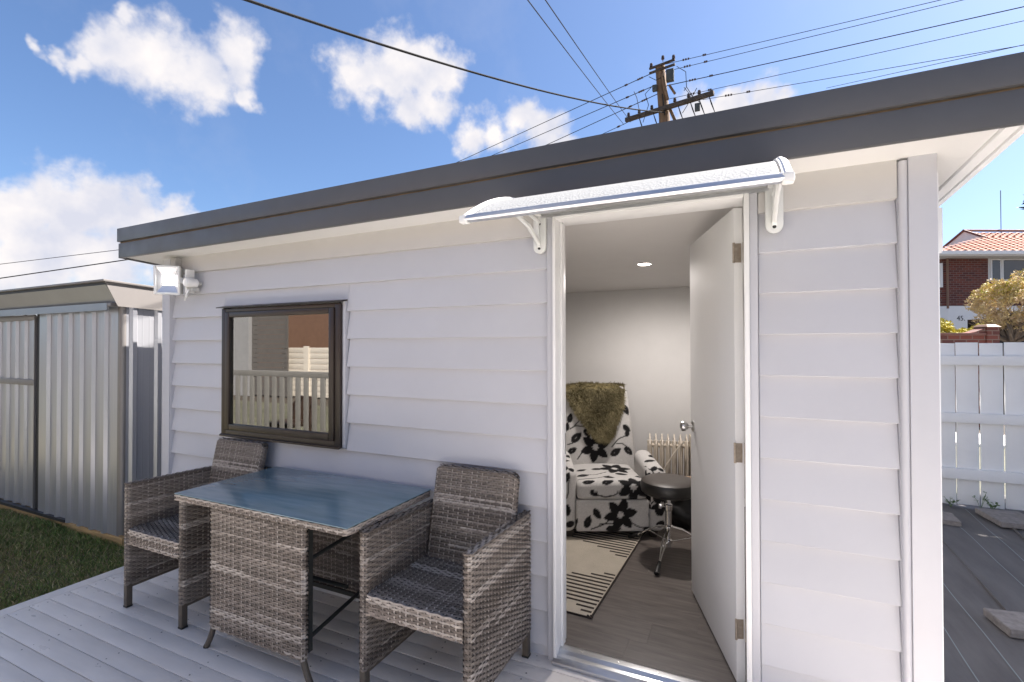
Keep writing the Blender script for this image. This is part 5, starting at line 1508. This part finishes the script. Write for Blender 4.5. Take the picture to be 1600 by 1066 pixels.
def lump(name, label, cat, c, r, m, seed, amp=.3):
    rng = random.Random(seed); bm = bmesh.new(); bmesh.ops.create_icosphere(bm, subdivisions=4, radius=1)
    ph = [rng.uniform(0, 6.28) for _ in range(9)]
    for v in bm.verts:
        p = v.co.copy(); k = 1 + amp * (.5 * math.sin(p.x * 4 + ph[0]) * math.sin(p.y * 3.7 + ph[1]) + .35 * math.sin(p.z * 6.1 + ph[2] + p.x * 3) + .22 * abs(math.sin(p.x * 9 + p.z * 8 + ph[3])))
        v.co = Vector((p.x * r[0], p.y * r[1], max(p.z, -.72) * r[2])) * k
        if v.co.z < -r[2] * .72: v.co.z = -r[2] * .72
    me = bpy.data.meshes.new(name); bm.to_mesh(me); bm.free(); me.materials.append(MATS[m]); me.polygons.foreach_set('use_smooth', [True] * len(me.polygons))
    o = add_obj(name, me, None, (c[0], c[1], c[2] + r[2] * .72)); tag(o, label, cat); return o
lump('black_bag', 'slumped black bag on the floor behind the stool', 'bag', (-.36, 1.93, .042), (.20, .14, .17), 'bag_black', 3)
lump('paper_parcel', 'crumpled brown paper parcel lying on the black bag', 'parcel', (-.37, 1.86, .29), (.10, .08, .075), 'bag_paper', 8, .5)

def rug():
    root = thing('floor_rug', 'cream rug with rows of short dark stripes on the room floor', 'rug', (-.70, .325, .0425), R(-2.3))
    MB().box(-1.5, 0.0, 0, 1.42, 0, .007).build('rug_body', 'rug_wool', root, bevel=.002)
    MB().tube([(0, -.004, .004), (0, 1.424, .004)], .0055, 6).build('binding', 'rug_stripe', root)
    MB().tube([(-1.5, -.001, .004), (0, -.001, .004)], .0045, 6).build('binding', 'rug_stripe', root)
    rng = random.Random(6)
    for (y0, lens, w) in ((.045, [.07, .11, .19, .30, .60, .70, .78, .60, .40, .26, .15, .08], .014), (.80, [.09, .14, .24, .36, .50, .66, .80, .72, .52, .36, .22, .10], .014)):
        for i, l in enumerate(lens):
            y = y0 + i * .042
            MB().box(-l, -.006 - rng.uniform(0, .006), y - w / 2, y + w / 2, .0072, .0092).build('stripe', 'rug_stripe', root)
            MB().box(-1.49, -1.49 + l * .9, y - w / 2, y + w / 2, .0072, .0092).build('stripe', 'rug_stripe', root)
    for (cx, cy) in ((-.02, .01), (-.005, .015)): MB().tube([(cx, cy, .006), (cx + .012, cy - .014, .008)], .006, 6).build('tassel', 'rug_stripe', root)
rug()

# figurines on the inner window sill
def figurine(x, h, label, pose):
    root = thing('figurine', label, 'figurine', (x, .118, WZ0 + .0525), 0, 'silver figurines on the window sill')
    s = h / .10; m = MB()
    def T(*p, r): m.tube([tuple(Vector(q) * s) for q in p], [a * s for a in r], 8)
    T((-.014, 0, .006), (-.012, 0, .028), (-.002, 0, .052), r=(.004, .0045, .006)); T((.016, 0, .006), (.012, 0, .028), (.002, 0, .052), r=(.004, .0045, .006))
    T((0, 0, .048), (0, 0, .066), (pose * .002, 0, .080), r=(.0075, .009, .006)); T((0, 0, .079), (0, 0, .084), (0, 0, .092), (0, 0, .098), r=(.003, .0055, .006, .002))
    T((-.008 * pose, 0, .076), (.010 * pose, -.004, .062), (.022 * pose, -.004, .070), r=(.0035, .003, .003)); T((.008 * pose, 0, .076), (.018 * pose, -.004, .066), (.022 * pose, -.004, .071), r=(.0035, .003, .003))
    m.build('body', 'silver', root, smooth=True)
    b = MB(); b.tube([tuple(Vector((.020 * pose, -.004, .068)) * s), tuple(Vector((.042 * pose, -.006, .092)) * s)], [.0025 * s, .004 * s], 8); b.build('bat', 'silver', root)
    MB().box(-.024 * s, .024 * s, -.012 * s, .012 * s, 0, .006 * s).build('plinth', 'silver', root, bevel=.001)
figurine(-3.07, .075, 'small dull figurine on the window sill, leftmost of three', -1)
figurine(-2.74, .105, 'silver batting figurine on the window sill, middle of three', 1)
figurine(-2.49, .10, 'silver batting figurine on the window sill, rightmost of three', 1)

# ------------------------------------------------------------------ what the window mirrors, behind the camera
def balustrade():
    y = -2.85
    root = world_thing('balustrade', 'grey picket balustrade mirrored in the window', 'balustrade', (-7, y, -.12))
    MB().box(-10.5, -4.3, y - .05, y + .05, 1.02, 1.10).build('top_rail', 'rail_grey', root, bevel=.004)
    MB().box(-10.5, -4.3, y - .03, y + .03, .10, .17).build('bottom_rail', 'rail_grey', root, bevel=.004)
    me = MB().box(-.040, .040, -.012, .012, .0, .94).mesh('picket', 'rail_grey', .003)
    for i in range(40):
        add_obj('picket', me, root, Vector((-10.45 + .157 * i, y + .045, .08)) - Vector(root['_world']))
    for x in (-10.45, -7.4, -4.35): MB().box(x - .05, x + .05, y - .05, y + .05, -.14, 1.019).build('post', 'rail_grey', root)
balustrade()
def garden_seat():
    root = thing('garden_chair', 'brown round backed garden chair mirrored in the window behind the pickets', 'chair', (-6.6, -3.65, -.13))
    for s in (-1, 0, 1):
        m = MB(); m.tube([(s * .13, -.1, .35), (s * .13, -.16, .62), (s * .10, -.18, .70)], [.05, .05, .035], 8); m.build('back_slat', 'seat_brown', root, smooth=True)
    m = MB(); m.tube([(-.24, -.08, .3), (-.23, -.16, .58), (-.12, -.19, .72), (.12, -.19, .72), (.23, -.16, .58), (.24, -.08, .3)], .04, 8); m.build('back_frame', 'seat_brown', root, smooth=True)
    MB().box(-.26, .26, -.12, .38, .30, .38).build('seat', 'seat_brown', root, bevel=.02)
    for x in (-.23, .23):
        for yy in (-.08, .34): MB().box(x - .03, x + .03, yy - .03, yy + .03, 0, .30).build('leg', 'seat_brown', root)
garden_seat()
def cream_fence():
    root = world_thing('cream_board_fence', 'sunlit cream horizontal board fence mirrored in the window', 'fence', (-11, -9, -.15))
    for i in range(9):
        MB().box(-13.35, -7.0, -9.03, -9.0, -.12 + i * .172, -.12 + i * .172 + .164).build('board', 'cream_board', root, bevel=.003)
    for x in (-12.35, -10.0, -7.6): MB().box(x, x + .2, -8.998, -8.95, -.15, 1.47).build('post', 'cream_board', root)
cream_fence()
def brown_house():
    root = world_thing('brown_house', 'brown clad neighbour house mirrored in the window above the cream fence', 'house', (-11, -13, -.15))
    MB().box(-17.8, -6.0, -15.0, -11.5, -.15, 4.2).build('wall', 'brown_clad', root)
    MB().prism([(-15.3, 4.2), (-11.2, 4.2), (-13.2, 5.4)], 'x', -18.1, -5.7).build('roof', 'tile_trim', root)
    w = MB().box(-9.5, -8.2, -11.5, -11.46, 1.2, 2.4).build('window', 'house_trim', root); MB().box(-9.4, -8.3, -11.459, -11.45, 1.3, 2.3).build('pane', 'glass_far', w, loc=(0, 0, 0))
brown_house()
def screen():
    root = world_thing('slat_screen', 'tall dark slatted privacy screen mirrored in the window', 'screen', (-15, -8.7, -.15))
    for i in range(21):
        MB().box(-14.40, -12.78, -8.72, -8.70, -.1 + i * .15, -.1 + i * .15 + .138).build('slat', 'screen_grey', root)
    for x in (-14.36, -12.92): MB().box(x, x + .08, -8.80, -8.722, -.15, 3.05).build('post', 'screen_grey', root)
    r2 = world_thing('grey_block_wall', 'tall pale grey block wall mirrored at the left of the window', 'wall', (-17, -9, -.15))
    MB().box(-19.5, -14.42, -8.8, -8.6, -.15, 3.3).build('wall', 'block_grey', r2)
    MB().box(-19.55, -14.38, -8.84, -8.56, 3.301, 3.36).build('coping', 'fascia_grey', r2)
screen()

def bounce_light_house():
    """unseen house added behind the camera to bounce sunlight onto the cabin"""
    root = world_thing('bounce_light_house', 'white weatherboard house added behind the camera to bounce sunlight onto the cabin', 'house', (1.5, -8.5, -.15))
    MB().box(-3.4, 7.4, -12, -7.63, -.15, 2.75).build('wall', 'house_white', root)  # added only for bounce light, outside what the window mirrors
    for i in range(17):
        z = -.1 + i * .17
        MB().prism([(-7.600, z), (-7.622, z + .172), (-7.629, z + .172), (-7.629, z)], 'x', -3.4, 7.4).build('weatherboard', 'house_white', root)
    for (x, z, w, h) in ((-1.8, .9, 1.6, 1.1), (1.2, .05, 2.4, 2.0), (5.0, .9, 1.4, 1.1)):
        f = MB().box(x - .07, x + w + .07, -7.605, -7.56, z - .07, z + h + .07).build('window', 'house_trim', root, bevel=.004)
        MB().box(x, x + w, -7.559, -7.552, z, z + h).build('pane', 'glass_far', f, loc=(0, 0, 0))
    MB().prism([(-12.4, 2.78), (-7.3, 2.78), (-9.8, 3.9)], 'x', -3.7, 7.7).build('roof', 'tile_trim', root)
bounce_light_house()

for o in bpy.data.objects:
    if '_world' in o: del o['_world']
